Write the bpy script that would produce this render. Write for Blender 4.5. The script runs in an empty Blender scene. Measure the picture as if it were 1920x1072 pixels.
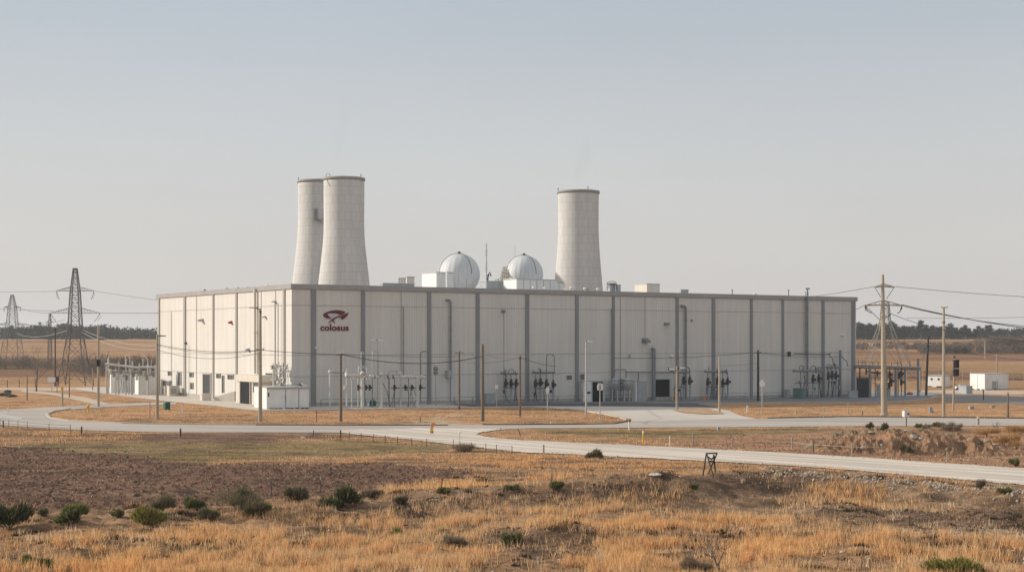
import bpy, bmesh, math, random
import numpy as np
from mathutils import Vector, geometry
R = math.radians
S = bpy.context.scene
COL = S.collection
random.seed(7); rng = np.random.default_rng(7)
# ------------------------------------------------------------------ camera
F, EH, HZ, CX = 2767.0, 9.4, 642.0, 960.0
cam = bpy.data.cameras.new('camera'); camo = bpy.data.objects.new('camera', cam); COL.objects.link(camo)
camo.location = (0, 0, EH); camo.rotation_euler = (R(90), 0, 0)
cam.sensor_width = 36; cam.lens = F*36/1920; cam.shift_y = (HZ-536)/1920
cam.clip_start = 0.5; cam.clip_end = 9000
S.camera = camo
# ------------------------------------------------------------------ sky and sun
SUN_EL, SUN_AZ = 23.0, math.atan2(-.987, .156)      # azimuth measured from +Y towards +X
sv = Vector((math.sin(SUN_AZ)*math.cos(R(SUN_EL)), math.cos(SUN_AZ)*math.cos(R(SUN_EL)), math.sin(R(SUN_EL))))
W = bpy.data.worlds.new('World'); S.world = W; W.use_nodes = True
nt = W.node_tree; bg = nt.nodes['Background']
sky = nt.nodes.new('ShaderNodeTexSky'); sky.sky_type = 'NISHITA'; sky.sun_disc = False
sky.sun_elevation = R(SUN_EL); sky.sun_rotation = SUN_AZ
sky.air_density = 1.0; sky.dust_density = 2.2; sky.ozone_density = 1.2; sky.altitude = 0
# hazy winter air: pull the sky towards its own pale grey veil, strongest near the horizon
geo = nt.nodes.new('ShaderNodeTexCoord'); sep = nt.nodes.new('ShaderNodeSeparateXYZ')
nt.links.new(geo.outputs['Generated'], sep.inputs[0])
ramp = nt.nodes.new('ShaderNodeValToRGB'); cr = ramp.color_ramp
cr.elements[0].position = 0.0; cr.elements[0].color = (5.25, 4.95, 4.72, 1)
cr.elements[1].position = 0.26; cr.elements[1].color = (3.62, 4.14, 4.68, 1)
e = cr.elements.new(0.06); e.color = (5.30, 5.10, 4.92, 1)
e = cr.elements.new(0.13); e.color = (4.88, 4.94, 4.96, 1)
e = cr.elements.new(0.50); e.color = (5.5, 5.7, 5.9, 1)  # brighter upper sky, out of view, added for fill on the walls
nt.links.new(sep.outputs['Z'], ramp.inputs[0])
mixs = nt.nodes.new('ShaderNodeMix'); mixs.data_type = 'RGBA'; mixs.inputs[0].default_value = 0.86
nt.links.new(sky.outputs[0], mixs.inputs[6]); nt.links.new(ramp.outputs[0], mixs.inputs[7])
nt.links.new(mixs.outputs[2], bg.inputs[0]); bg.inputs[1].default_value = 0.1
nz_ = nt.nodes.new('ShaderNodeTexNoise'); nz_.inputs['Scale'].default_value = 1.6; nz_.inputs['Detail'].default_value = 5; mpz = nt.nodes.new('ShaderNodeMapping'); mpz.inputs['Scale'].default_value = (1, 1, 4)
nt.links.new(geo.outputs['Generated'], mpz.inputs[0]); nt.links.new(mpz.outputs[0], nz_.inputs[0]); mrz = nt.nodes.new('ShaderNodeMapRange'); mrz.inputs[1].default_value = .3; mrz.inputs[2].default_value = .7; mrz.inputs[3].default_value = .955; mrz.inputs[4].default_value = 1.045; nt.links.new(nz_.outputs[0], mrz.inputs[0])
mz = nt.nodes.new('ShaderNodeMix'); mz.data_type = 'RGBA'; mz.blend_type = 'MULTIPLY'; mz.inputs[0].default_value = 1; nt.links.new(mixs.outputs[2], mz.inputs[6]); nt.links.new(mrz.outputs[0], mz.inputs[7]); nt.links.new(mz.outputs[2], bg.inputs[0])
sl = bpy.data.lights.new('sun', 'SUN'); sl.energy = 3.6; sl.angle = R(0.6); sl.color = (1.0, .90, .78)
so = bpy.data.objects.new('sun', sl); COL.objects.link(so); so.rotation_euler = sv.to_track_quat('Z', 'Y').to_euler()
so.location = (-200, 60, 100)
S.render.engine = 'CYCLES'
S.view_settings.view_transform = 'Standard'; S.view_settings.look = 'None'
S.view_settings.exposure = 0.31; S.view_settings.gamma = 1.0
S.render.resolution_x = 1024; S.render.resolution_y = 571
S.cycles.max_bounces = 6; S.cycles.volume_bounces = 1
# ------------------------------------------------------------------ materials
def mat(name, col, rough=.7, var=.12, scale=1.0, bump=0.0, metal=0.0, stretch=(1,1,1), col2=None, bscale=None, spec=.3):
    m = bpy.data.materials.new(name); m.use_nodes = True; t = m.node_tree; b = t.nodes['Principled BSDF']
    b.inputs['Roughness'].default_value = rough; b.inputs['Metallic'].default_value = metal
    b.inputs['Specular IOR Level'].default_value = spec
    tc = t.nodes.new('ShaderNodeTexCoord'); mp = t.nodes.new('ShaderNodeMapping'); mp.inputs['Scale'].default_value = stretch
    t.links.new(tc.outputs['Object'], mp.inputs[0])
    n = t.nodes.new('ShaderNodeTexNoise'); n.inputs['Scale'].default_value = scale; n.inputs['Detail'].default_value = 6
    n.inputs['Roughness'].default_value = .65
    t.links.new(mp.outputs[0], n.inputs[0])
    r = t.nodes.new('ShaderNodeValToRGB'); r.color_ramp.elements[0].position = .3; r.color_ramp.elements[1].position = .7
    c = np.array(col[:3])
    a = np.array(col2[:3]) if col2 else c*(1-var*1.5)
    r.color_ramp.elements[0].color = (*a, 1); r.color_ramp.elements[1].color = (*np.minimum(c*(1+var*.5), .95), 1)
    t.links.new(n.outputs[0], r.inputs[0]); t.links.new(r.outputs[0], b.inputs['Base Color'])
    if bump:
        n2 = t.nodes.new('ShaderNodeTexNoise'); n2.inputs['Scale'].default_value = bscale or scale*4; n2.inputs['Detail'].default_value = 5
        t.links.new(tc.outputs['Object'], n2.inputs[0])
        bp = t.nodes.new('ShaderNodeBump'); bp.inputs['Strength'].default_value = bump; bp.inputs['Distance'].default_value = .1
        t.links.new(n2.outputs[0], bp.inputs['Height']); t.links.new(bp.outputs[0], b.inputs['Normal'])
    return m
M = {}
M['white'] = mat('white_paint', (.76,.75,.72), .5, .10, .8, stretch=(1,1,.25))
M['cream'] = mat('cream_paint', (.62,.57,.49), .6, .08, .6, stretch=(1,1,.2))
M['greytrim'] = mat('grey_trim', (.235,.24,.25), .5, .08, .7, stretch=(1,1,.15))
M['beigetrim'] = mat('beige_trim', (.34,.32,.29), .5, .08, .7, stretch=(1,1,.15))
M['cap'] = mat('roof_cap', (.33,.32,.31), .5, .10, .5)
M['galv'] = mat('galvanised_steel', (.46,.47,.47), .42, .15, 3, metal=.45)
M['pipe'] = mat('pipe_grey', (.23,.245,.26), .45, .15, 2, metal=.25)
M['palepipe'] = mat('pale_pipe', (.60,.59,.55), .45, .15, 2)
M['dark'] = mat('dark_metal', (.045,.045,.05), .55, .3, 3)
M['black'] = mat('black_interior', (.012,.012,.014), .9, .3, 1)  # flat black that stands for the unlit insides of openings
M['rust'] = mat('rust', (.16,.06,.035), .85, .4, 6)
M['redvalve'] = mat('red_brown_valve', (.075,.05,.05), .6, .4, 6)
M['wood'] = mat('pole_wood', (.20,.155,.11), .85, .3, 3, bump=.3, stretch=(3,3,.3))
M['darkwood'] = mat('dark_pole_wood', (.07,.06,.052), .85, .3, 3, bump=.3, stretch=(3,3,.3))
M['concpole'] = mat('pole_concrete', (.40,.34,.26), .85, .18, 2, bump=.2, stretch=(1,1,.2))
M['concrete'] = mat('concrete_block', (.42,.40,.37), .9, .2, 2, bump=.3)
M['yellow'] = mat('yellow_paint', (.75,.42,.03), .5, .12, 4)
M['orange'] = mat('orange_plastic', (.75,.20,.03), .5, .1, 4)
M['green'] = mat('green_paint', (.015,.12,.07), .5, .2, 3)
M['greenbox'] = mat('grey_green_paint', (.14,.21,.20), .5, .12, 3)
M['boxgrey'] = mat('light_grey_paint', (.36,.38,.39), .5, .12, 1)
M['maroon'] = mat('maroon_lettering', (.13,.006,.022), .5, .08, 3)
M['palelogo'] = mat('pale_logo_panel', (.5,.5,.52), .5, .05, 3)
M['glass'] = mat('window_glass', (.10,.11,.12), .15, .2, 1, spec=.6)
M['wire'] = mat('cable', (.07,.065,.06), .5, .1, 1)
M['palewire'] = mat('pale_cable', (.42,.40,.37), .5, .1, 1)
M['stone'] = mat('pale_stone', (.52,.47,.40), .9, .25, 5, bump=.5)
M['red'] = mat('red_cover', (.40,.08,.07), .6, .2, 5)
M['marking'] = mat('road_marking', (.62,.61,.58), .7, .25, 3)
M['bark'] = mat('bark', (.15,.125,.105), .9, .25, 3)
M['roof'] = mat('roof_membrane', (.5,.5,.49), .8, .15, .4)

def wall_mat(name, col):
    m = mat(name, col, .62, .055, .16, stretch=(1,1,.35)); t = m.node_tree; b = t.nodes['Principled BSDF']
    tc = t.nodes.new('ShaderNodeTexCoord'); mp = t.nodes.new('ShaderNodeMapping')
    mp.inputs['Rotation'].default_value = (0, 0, -BA)
    t.links.new(tc.outputs['Object'], mp.inputs[0])
    sx = t.nodes.new('ShaderNodeSeparateXYZ'); t.links.new(mp.outputs[0], sx.inputs[0])
    def sine(sock, k):
        a = t.nodes.new('ShaderNodeMath'); a.operation = 'MULTIPLY'; a.inputs[1].default_value = k; t.links.new(sock, a.inputs[0])
        s = t.nodes.new('ShaderNodeMath'); s.operation = 'SINE'; t.links.new(a.outputs[0], s.inputs[0]); return s
    a, c = sine(sx.outputs[0], 14), sine(sx.outputs[1], 14)
    ad = t.nodes.new('ShaderNodeMath'); ad.operation = 'ADD'; t.links.new(a.outputs[0], ad.inputs[0]); t.links.new(c.outputs[0], ad.inputs[1])
    bp = t.nodes.new('ShaderNodeBump'); bp.inputs['Strength'].default_value = .35; bp.inputs['Distance'].default_value = .03
    t.links.new(ad.outputs[0], bp.inputs['Height']); t.links.new(bp.outputs[0], b.inputs['Normal'])
    # rain streaks: vertical noise multiplied in as real dirt
    mp2 = t.nodes.new('ShaderNodeMapping'); mp2.inputs['Scale'].default_value = (1.6, 1.6, .05); t.links.new(tc.outputs['Object'], mp2.inputs[0])
    n = t.nodes.new('ShaderNodeTexNoise'); n.inputs['Scale'].default_value = 1.0; n.inputs['Detail'].default_value = 5; t.links.new(mp2.outputs[0], n.inputs[0])
    r = t.nodes.new('ShaderNodeMapRange'); r.inputs[1].default_value = .3; r.inputs[2].default_value = .75; r.inputs[3].default_value = .90; r.inputs[4].default_value = 1.03
    t.links.new(n.outputs[0], r.inputs[0])
    mx = t.nodes.new('ShaderNodeMix'); mx.data_type = 'RGBA'; mx.blend_type = 'MULTIPLY'; mx.inputs[0].default_value = 1
    src = b.inputs['Base Color'].links[0].from_socket
    t.links.new(src, mx.inputs[6]); t.links.new(r.outputs[0], mx.inputs[7]); t.links.new(mx.outputs[2], b.inputs['Base Color'])
    return m
# ------------------------------------------------------------------ helpers
def sstep(a, b, x): t = np.clip((x-a)/(b-a), 0, 1); return t*t*(3-2*t)
def _h(i, j, s): v = np.sin(i*127.1+j*311.7+s*74.7)*43758.5453; return v-np.floor(v)
def vnoise(x, y, s=0):
    xi, yi = np.floor(x), np.floor(y); fx, fy = x-xi, y-yi
    fx, fy = fx*fx*(3-2*fx), fy*fy*(3-2*fy)
    return (_h(xi,yi,s)*(1-fx)+_h(xi+1,yi,s)*fx)*(1-fy)+(_h(xi,yi+1,s)*(1-fx)+_h(xi+1,yi+1,s)*fx)*fy
def fbm(x, y, s=0, o=4): return sum(vnoise(x*2**k, y*2**k, s+k)*.5**(k+1) for k in range(o))
CREST = [(-300,965,.4),(0,958,.45),(400,952,.55),(700,936,.7),(1000,908,1.2),(1300,886,1.6),(1450,880,1.55),(1600,893,1.0),(1920,925,.3),(2300,950,.2)]
_cy = [(EH-h)*F/(y-HZ) for x, y, h in CREST]; _cx = [(x-CX)/F*Y for (x, y, h), Y in zip(CREST, _cy)]; _ch = [c[2] for c in CREST]
def G(X, Y):
    X = np.asarray(X, float); Y = np.asarray(Y, float)
    tilt = -.0088*(np.clip(X, -75, 120)+30)*sstep(95, 150, Y)*(1-sstep(330, 600, Y))
    far = 11.3*sstep(330, 1000, Y)**.85
    d = Y-np.interp(X, _cx, _cy); h = np.interp(X, _cx, _ch)
    berm = h*np.where(d > 0, np.exp(-(d/5.5)**2), np.exp(-(d/3.6)**2))
    near = 1-sstep(88, 104, Y)
    nz = (fbm(X*.16, Y*.22, 3)-.47)*1.0*near + (fbm(X*.9, Y*.9, 9)-.47)*.55*near
    furrow = .10*np.sin((Y*1.0-X*.28)*3.6)*sstep(20, 27, X)*(1-sstep(87, 90, Y))*sstep(76, 80, Y)
    mx, my = (1045-CX)/F*71.5, 71.5
    hump = .75*np.exp(-((X-mx)/2.3)**2-((Y-my)/1.6)**2)
    fx = .25*(fbm(X*.05, Y*.05, 5)-.45)*sstep(290, 360, Y)*8
    return tilt+far+berm+nz+furrow+hump+fx
_YS = np.geomspace(40, 6000, 9000)
def at(x, y, dz=0):
    """ground point seen at photo position x, y"""
    X = (x-CX)/F*_YS; Z = EH+(HZ-y)/F*_YS; d = Z-G(X, _YS)
    k = np.argmax(d <= 0)
    if d[k] > 0: k = len(_YS)-1
    if k > 0:
        t = d[k-1]/(d[k-1]-d[k]); Yv = _YS[k-1]+t*(_YS[k]-_YS[k-1])
    else: Yv = _YS[0]
    Xv = (x-CX)/F*Yv
    return Vector((Xv, Yv, float(G(Xv, Yv))+dz))
def pt(x, y, Y): return Vector(((x-CX)/F*Y, Y, EH+(HZ-y)/F*Y))
def zof(y, Y): return EH+(HZ-y)/F*Y
ZT = 18.0
def top(x, y): Y = (ZT-EH)*F/(HZ-y); return Vector(((x-CX)/F*Y, Y))
P2, P3 = top(583,532.8), top(1605,557)
VR = (P3-P2).normalized(); BA = math.atan2(VR.y, VR.x); NR = Vector((VR.y, -VR.x))
UL = Vector((-VR.y, VR.x)); NL = -VR
def isect(x, A, D):
    t = (x-CX)/F; a = (t*A.y-A.x)/(D.x-t*D.y); return A+D*a
P1 = isect(547, P2, VR); P0 = isect(295, P1, UL)
def RW(x, y, off=0.0):            # point over the long wall
    q = isect(x, P2+NR*off, VR); return Vector((q.x, q.y, zof(y, q.y)))
def LW(x, y, off=0.0):            # point over the sunny wall
    q = isect(x, P1+NL*off, UL); return Vector((q.x, q.y, zof(y, q.y)))
def offR(p): return (Vector((p.x, p.y))-P2).dot(NR)
class MB:
    def __init__(s): s.v = []; s.f = []; s.m = []; s.k = 0; s.sm = []
    def add(s, vs, fs, smooth=False):
        b = len(s.v); s.v += [Vector(v) for v in vs]; s.f += [tuple(i+b for i in f) for f in fs]
        s.m += [s.k]*len(fs); s.sm += [smooth]*len(fs); return s
    def hexa(s, a, b):  # a: four bottom points, b: four top points
        return s.add(list(a)+list(b), [(3,2,1,0),(4,5,6,7)]+[(i,(i+1)%4,(i+1)%4+4,i+4) for i in range(4)])
    def box(s, c, d, rz=0):
        c = Vector(c); ca, sa = math.cos(rz), math.sin(rz); q = []
        for z in (-.5, .5):
            for x, y in ((-.5,-.5),(.5,-.5),(.5,.5),(-.5,.5)):
                X, Y = x*d[0], y*d[1]; q.append(c+Vector((X*ca-Y*sa, X*sa+Y*ca, z*d[2])))
        return s.hexa(q[:4], q[4:])
    def tube(s, p, q, r, r2=None, n=8, cap=True):
        return s.path([p, q], [r, r if r2 is None else r2], n, cap)
    def path(s, P, r, n=8, cap=True):
        P = [Vector(p) for p in P]; rr = r if isinstance(r, (list, tuple)) else [r]*len(P); V = []; prev = None
        for i, p in enumerate(P):
            t = (P[min(i+1, len(P)-1)]-P[max(i-1, 0)]).normalized()
            if prev is None: prev = t.orthogonal().normalized()
            u = (prev-t*prev.dot(t)); u = u.normalized() if u.length > 1e-6 else t.orthogonal().normalized(); prev = u
            w = t.cross(u)
            for k in range(n): a = 2*math.pi*k/n; V.append(p+(u*math.cos(a)+w*math.sin(a))*rr[i])
        fs = [(i*n+k, i*n+(k+1)%n, (i+1)*n+(k+1)%n, (i+1)*n+k) for i in range(len(P)-1) for k in range(n)]
        s.add(V, fs, True)
        if cap:
            s.add(V[:n], [tuple(reversed(range(n)))]); s.add(V[-n:], [tuple(range(n))])
        return s
    def lathe(s, c, prof, n=24, cap=True):
        c = Vector(c); V = [c+Vector((r*math.cos(2*math.pi*k/n), r*math.sin(2*math.pi*k/n), z)) for r, z in prof for k in range(n)]
        s.add(V, [(i*n+k, i*n+(k+1)%n, (i+1)*n+(k+1)%n, (i+1)*n+k) for i in range(len(prof)-1) for k in range(n)], True)
        if cap: s.add(V[:n], [tuple(reversed(range(n)))]); s.add(V[-n:], [tuple(range(n))])
        return s
    def ball(s, c, r, n=12, sz=1.0, half=False):
        lo = 0 if half else -90; k = 8
        return s.lathe(c, [(max(r*math.cos(R(lo+(90-lo)*i/k)), 1e-4), r*sz*math.sin(R(lo+(90-lo)*i/k))) for i in range(k+1)], n)
    def rock(s, c, d, seed=0, n=10):
        rr = random.Random(seed); c = Vector(c); V = []; k = 6
        for i in range(k+1):
            a = R(-90+180*i/k)
            for j in range(n):
                b = 2*math.pi*j/n; f = 1+rr.uniform(-.22, .22)
                V.append(c+Vector((d[0]*.5*math.cos(a)*math.cos(b)*f, d[1]*.5*math.cos(a)*math.sin(b)*f, d[2]*.5*math.sin(a)*f)))
        return s.add(V, [(i*n+j, i*n+(j+1)%n, (i+1)*n+(j+1)%n, (i+1)*n+j) for i in range(k) for j in range(n)])
    def prism(s, pts, dvec):   # extrude a 3D polygon
        n = len(pts); pts = [Vector(p) for p in pts]; dv = Vector(dvec)
        tr = geometry.tessellate_polygon([pts])
        s.add(pts+[p+dv for p in pts], [tuple(t) for t in tr]+[tuple(i+n for i in reversed(t)) for t in tr]+[(i,(i+1)%n,(i+1)%n+n,i+n) for i in range(n)])
        return s
    def build(s, name, mt, parent=None, org=None, bevel=0):
        o_ = Vector(org) if org is not None else Vector((0,0,0))
        me = bpy.data.meshes.new(name); me.from_pydata([v-o_ for v in s.v], [], s.f)
        for m_ in (mt if isinstance(mt, (list, tuple)) else [mt]): me.materials.append(m_)
        me.polygons.foreach_set('material_index', s.m); me.polygons.foreach_set('use_smooth', s.sm)
        bm = bmesh.new(); bm.from_mesh(me); bmesh.ops.remove_doubles(bm, verts=bm.verts, dist=1e-5) if not any(s.sm) else None
        bmesh.ops.recalc_face_normals(bm, faces=bm.faces); bm.to_mesh(me); bm.free(); me.update()
        o = bpy.data.objects.new(name, me); COL.objects.link(o)
        if parent: o.parent = parent
        else: o.location = o_
        if bevel:
            b = o.modifiers.new('bevel', 'BEVEL'); b.width = bevel; b.segments = 2; b.limit_method = 'ANGLE'
        return o
def tag(o, label=None, cat=None, group=None, kind=None):
    if label: o['label'] = label
    if cat: o['category'] = cat
    if group: o['group'] = group
    if kind: o['kind'] = kind
    return o
def thing(name, label, cat, loc, group=None, rz=0):
    o = bpy.data.objects.new(name, None); COL.objects.link(o); o.location = loc; o.rotation_euler = (0,0,rz); o.empty_display_size = .3
    return tag(o, label, cat, group)
def copy_tree(o, parent=None):
    c = o.copy(); COL.objects.link(c); c.parent = parent
    for ch in list(o.children): copy_tree(ch, c)
    return c
def corner_box(x0, xc, x1, yt, yb, C=None, ang=None, Y=None):
    """vertical box whose nearest edge is seen at xc and whose sides end at x0 and x1"""
    if C is None: C = at(xc, yb) if Y is None else pt(xc, yb, Y)
    c2 = Vector((C.x, C.y)); a = BA if ang is None else ang
    v = Vector((math.cos(a), math.sin(a))); u = Vector((-v.y, v.x))
    L, Rr = isect(x0, c2, u)-c2, isect(x1, c2, v)-c2
    z0, z1 = C.z, zof(yt, C.y)
    q = [c2, c2+Rr, c2+L+Rr, c2+L]
    return [Vector((p.x, p.y, z0)) for p in q], [Vector((p.x, p.y, z1)) for p in q]
def lerp4(q, u, v, out=0.0):
    """frame on the right-hand face of a corner_box: u along 0..1, v up 0..1"""
    a, b = q; n = (a[0]-a[3]).normalized()
    p = a[0].lerp(a[1], u); p2 = b[0].lerp(b[1], u); return p.lerp(p2, v)+n*out
def lerpL(q, u, v, out=0.0):
    a, b = q; n = (a[0]-a[1]).normalized()
    p = a[0].lerp(a[3], u); p2 = b[0].lerp(b[3], u); return p.lerp(p2, v)+n*out
def facepanel(mb, q, u0, u1, v0, v1, t=.05, side='R'):
    fn = lerp4 if side == 'R' else lerpL
    mb.prism([fn(q,u0,v0,-.01), fn(q,u1,v0,-.01), fn(q,u1,v1,-.01), fn(q,u0,v1,-.01)], fn(q,u0,v0,t)-fn(q,u0,v0,-.01))
def wallpanel(mb, WF, x0, x1, y0, y1, o0, o1):
    """slab on a wall between photo columns x0,x1 and heights y0 (top), y1 (bottom), from offset o0 to o1"""
    a, b, c, d = WF(x0,y1,o1), WF(x1,y1,o1), WF(x1,y0,o1), WF(x0,y0,o1)
    b = Vector((b.x, b.y, a.z)); c = Vector((c.x, c.y, d.z))
    n = (NR if WF is RW else NL)*(o0-o1); mb.prism([a,b,c,d], (n.x, n.y, 0))
def polyw(px): return [at(x, y) for x, y in px]
def inpoly(poly, X, Y):
    r = np.zeros(np.shape(X), bool); n = len(poly)
    for i in range(n):
        (x0, y0), (x1, y1) = poly[i], poly[(i+1) % n]
        if y0 == y1: continue
        c = ((y0 > Y) != (y1 > Y)) & (X < (x1-x0)*(Y-y0)/(y1-y0)+x0); r ^= c
    return r
# ------------------------------------------------------------------ zones of the ground
def W2(px): return [(p.x, p.y) for p in polyw(px)]
ROAD = [(-400,760),(-100,768),(0,769),(98,763),(196,758),(288,754.5),(330,754.5),(330,758.5),(294,759),(196,763.6),(131,767.6),(100,772),(88,777),(95,784),(130,789),(230,794),(350,796),(480,797),(700,797),(1000,796),(1150,795),(1178,790),(1250,788),(1400,786),(1500,783.5),(1600,782),(1920,785),(2500,789),
        (2500,802),(1920,798.5),(1600,799.5),(1400,801),(1000,803),(950,805),(900,809),(760,814),(640,812),(480,811),(300,811),(130,806),(60,801),(0,797),(-400,785)]
GRAVEL = [(640,806),(800,803),(950,805),(905,810),(893,815),(915,820),(960,825),(1200,836),(1440,848),(1600,857),(1920,879),(2400,912),(2400,950),(1920,910),(1600,882),(1440,871),(1200,859),(960,847),(850,834),(760,824),(700,818),(640,812)]
APRONV = [(120,727),(140,730),(196,738),(261,746),(330,754),(406,761),(462,768),(493,770),(599,769),(700,767),(900,764),(1000,763),(1060,767),(1100,771),(1150,780),(1178,787),(1195,795),(1350,795),(1420,785),(1398,781),(1385,778),(1368,770),(1340,765),(1312,758),(1440,754.5),(1640,754.5),(1700,752),(1745,747),(1757,742),(1750,738)]
ROADW, GRAVELW = W2(ROAD), W2(GRAVEL)
APRONW = W2(APRONV)+[(96,300),(50,350),(-70,310)]
PATH1, PATH2 = W2([(-200,726),(60,727),(142,726.5),(142,731),(100,733),(60,731.5),(-200,731)]), W2([(40,731),(100,736),(165,746),(205,757.5),(180,759),(150,752),(100,741),(40,735)])
LOT1, LOT2 = W2([(1700,734),(1800,731),(1920,733),(2300,735),(2300,741),(1920,739),(1800,741),(1750,739)]), W2([(1752,747),(1790,742),(1920,744),(2300,745),(2300,757),(1900,757),(1780,753)])
ISLE = W2([(1262,769),(1290,766),(1330,767),(1352,773),(1358,776),(1320,777),(1280,774)])
PAVED = [ROADW, GRAVELW, APRONW, PATH1, PATH2, LOT1, LOT2]
Z_SOIL = [W2([(-300,838),(0,838),(110,840),(200,850),(350,868),(420,870),(700,868),(900,880),(840,897),(700,922),(560,940),(300,952),(0,960),(-300,962)]), W2([(265,812),(600,812),(620,820),(520,828),(265,829)])]
Z_GREEN = [W2([(90,842),(60,830),(265,828),(520,827),(700,830),(850,840),(800,850),(500,860),(350,868),(200,852)]), W2([(1000,804),(1250,806),(1560,802),(1560,811),(1300,822),(1100,816)]), W2([(640,826),(700,822),(800,832),(1300,853),(1100,850),(900,842)])]
Z_STRAW = [W2([(350,878),(420,872),(560,866),(700,858),(860,846),(1000,856),(1200,866),(1380,874),(1300,882),(1000,901),(820,928),(700,926),(830,898),(905,878),(700,869)]),
           W2([(-300,1045),(0,1040),(200,1010),(450,992),(650,985),(900,968),(1100,950),(1300,948),(1440,968),(1600,990),(1720,1005),(1920,1022),(2300,1030),(2300,1120),(-300,1120)]),
           W2([(1500,922),(1600,915),(1750,925),(1700,950),(1540,950),(1440,935)]), W2([(1860,815),(2100,812),(2100,840),(1900,838)]), W2([(-300,806),(0,806),(250,812),(270,826),(100,834),(-300,832)])]
Z_BANK = [W2([(700,940),(1000,914),(1250,892),(1450,884),(1560,900),(1440,925),(1300,940),(1100,944),(950,950),(800,968),(650,965)]), W2([(1440,960),(1700,955),(1920,940),(2300,930),(2300,1000),(1920,1010),(1700,995),(1500,975)]), W2([(930,985),(1060,990),(1150,1010),(1150,1030),(1000,1045),(930,1020)])]
Z_RED = [W2([(1240,822),(1500,812),(1560,803),(2300,800),(2300,905),(1920,875),(1500,850),(1240,836)])]
Z_PALE = [W2([(1700,1000),(1800,985),(1920,995),(2300,1000),(2300,1015),(1850,1010)]), W2([(860,796),(700,796),(780,790),(860,770),(880,772),(830,790)])]
def zmask(polys, X, Y, amp=.5):
    s = np.clip(Y/90, 1, 3)
    wx = (fbm(X*.25, Y*.25, 21)-.47)*9*amp*s; wy = (fbm(X*.3, Y*.3, 33)-.47)*6*amp*s
    r = np.zeros(np.shape(X), bool)
    for p in polys: r |= inpoly(p, X+wx, Y+wy)
    return r.astype(float)
def paved(X, Y):
    r = np.zeros(np.shape(X), bool)
    for p in PAVED: r |= inpoly(p, X, Y)
    return r & ~inpoly(ISLE, X, Y)
def np_mesh(name, V, Fc, mt, attr=None, smooth=False):
    me = bpy.data.meshes.new(name); nv, nf, k = len(V), len(Fc), Fc.shape[1]
    me.vertices.add(nv); me.loops.add(nf*k); me.polygons.add(nf)
    me.vertices.foreach_set('co', V.astype(np.float32).ravel()); me.loops.foreach_set('vertex_index', Fc.astype(np.int32).ravel())
    me.polygons.foreach_set('loop_start', np.arange(0, nf*k, k, dtype=np.int32))
    me.polygons.foreach_set('use_smooth', np.full(nf, smooth))
    if attr is not None:
        a = me.color_attributes.new('tint', 'FLOAT_COLOR', 'POINT')
        a.data.foreach_set('color', np.hstack([attr, np.ones((nv, 1))]).astype(np.float32).ravel())
    me.materials.append(mt); me.update(calc_edges=True)
    return me
def link(name, me, parent=None, loc=None):
    o = bpy.data.objects.new(name, me); COL.objects.link(o)
    if parent: o.parent = parent
    if loc is not None: o.location = loc
    return o
def tint_mat(name, rough=.9, bump=0, detail=None, transl=0.0):
    m = bpy.data.materials.new(name); m.use_nodes = True; t = m.node_tree; b = t.nodes['Principled BSDF']
    b.inputs['Roughness'].default_value = rough; b.inputs['Specular IOR Level'].default_value = .1
    a = t.nodes.new('ShaderNodeVertexColor'); a.layer_name = 'tint'; out = a.outputs[0]
    tc = t.nodes.new('ShaderNodeTexCoord')
    for (sc, lo, hi, st) in (detail or []):
        mp = t.nodes.new('ShaderNodeMapping'); mp.inputs['Scale'].default_value = st; t.links.new(tc.outputs['Object'], mp.inputs[0])
        n = t.nodes.new('ShaderNodeTexNoise'); n.inputs['Scale'].default_value = sc; n.inputs['Detail'].default_value = 8; n.inputs['Roughness'].default_value = .7
        t.links.new(mp.outputs[0], n.inputs[0])
        r = t.nodes.new('ShaderNodeMapRange'); r.inputs[1].default_value = .32; r.inputs[2].default_value = .68; r.inputs[3].default_value = lo; r.inputs[4].default_value = hi
        t.links.new(n.outputs[0], r.inputs[0])
        mx = t.nodes.new('ShaderNodeMix'); mx.data_type = 'RGBA'; mx.blend_type = 'MULTIPLY'; mx.inputs[0].default_value = 1
        t.links.new(out, mx.inputs[6]); t.links.new(r.outputs[0], mx.inputs[7]); out = mx.outputs[2]
    t.links.new(out, b.inputs['Base Color'])
    if bump:
        n = t.nodes.new('ShaderNodeTexNoise'); n.inputs['Scale'].default_value = 2.2; n.inputs['Detail'].default_value = 9; n.inputs['Roughness'].default_value = .75
        t.links.new(tc.outputs['Object'], n.inputs[0])
        bp = t.nodes.new('ShaderNodeBump'); bp.inputs['Strength'].default_value = bump; bp.inputs['Distance'].default_value = .35
        t.links.new(n.outputs[0], bp.inputs['Height']); t.links.new(bp.outputs[0], b.inputs['Normal'])
    if transl:
        tr = t.nodes.new('ShaderNodeBsdfTranslucent'); t.links.new(out, tr.inputs[0]); ms = t.nodes.new('ShaderNodeMixShader'); ms.inputs[0].default_value = transl
        t.links.new(b.outputs[0], ms.inputs[1]); t.links.new(tr.outputs[0], ms.inputs[2]); t.links.new(ms.outputs[0], t.nodes['Material Output'].inputs[0])
    return m
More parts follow.
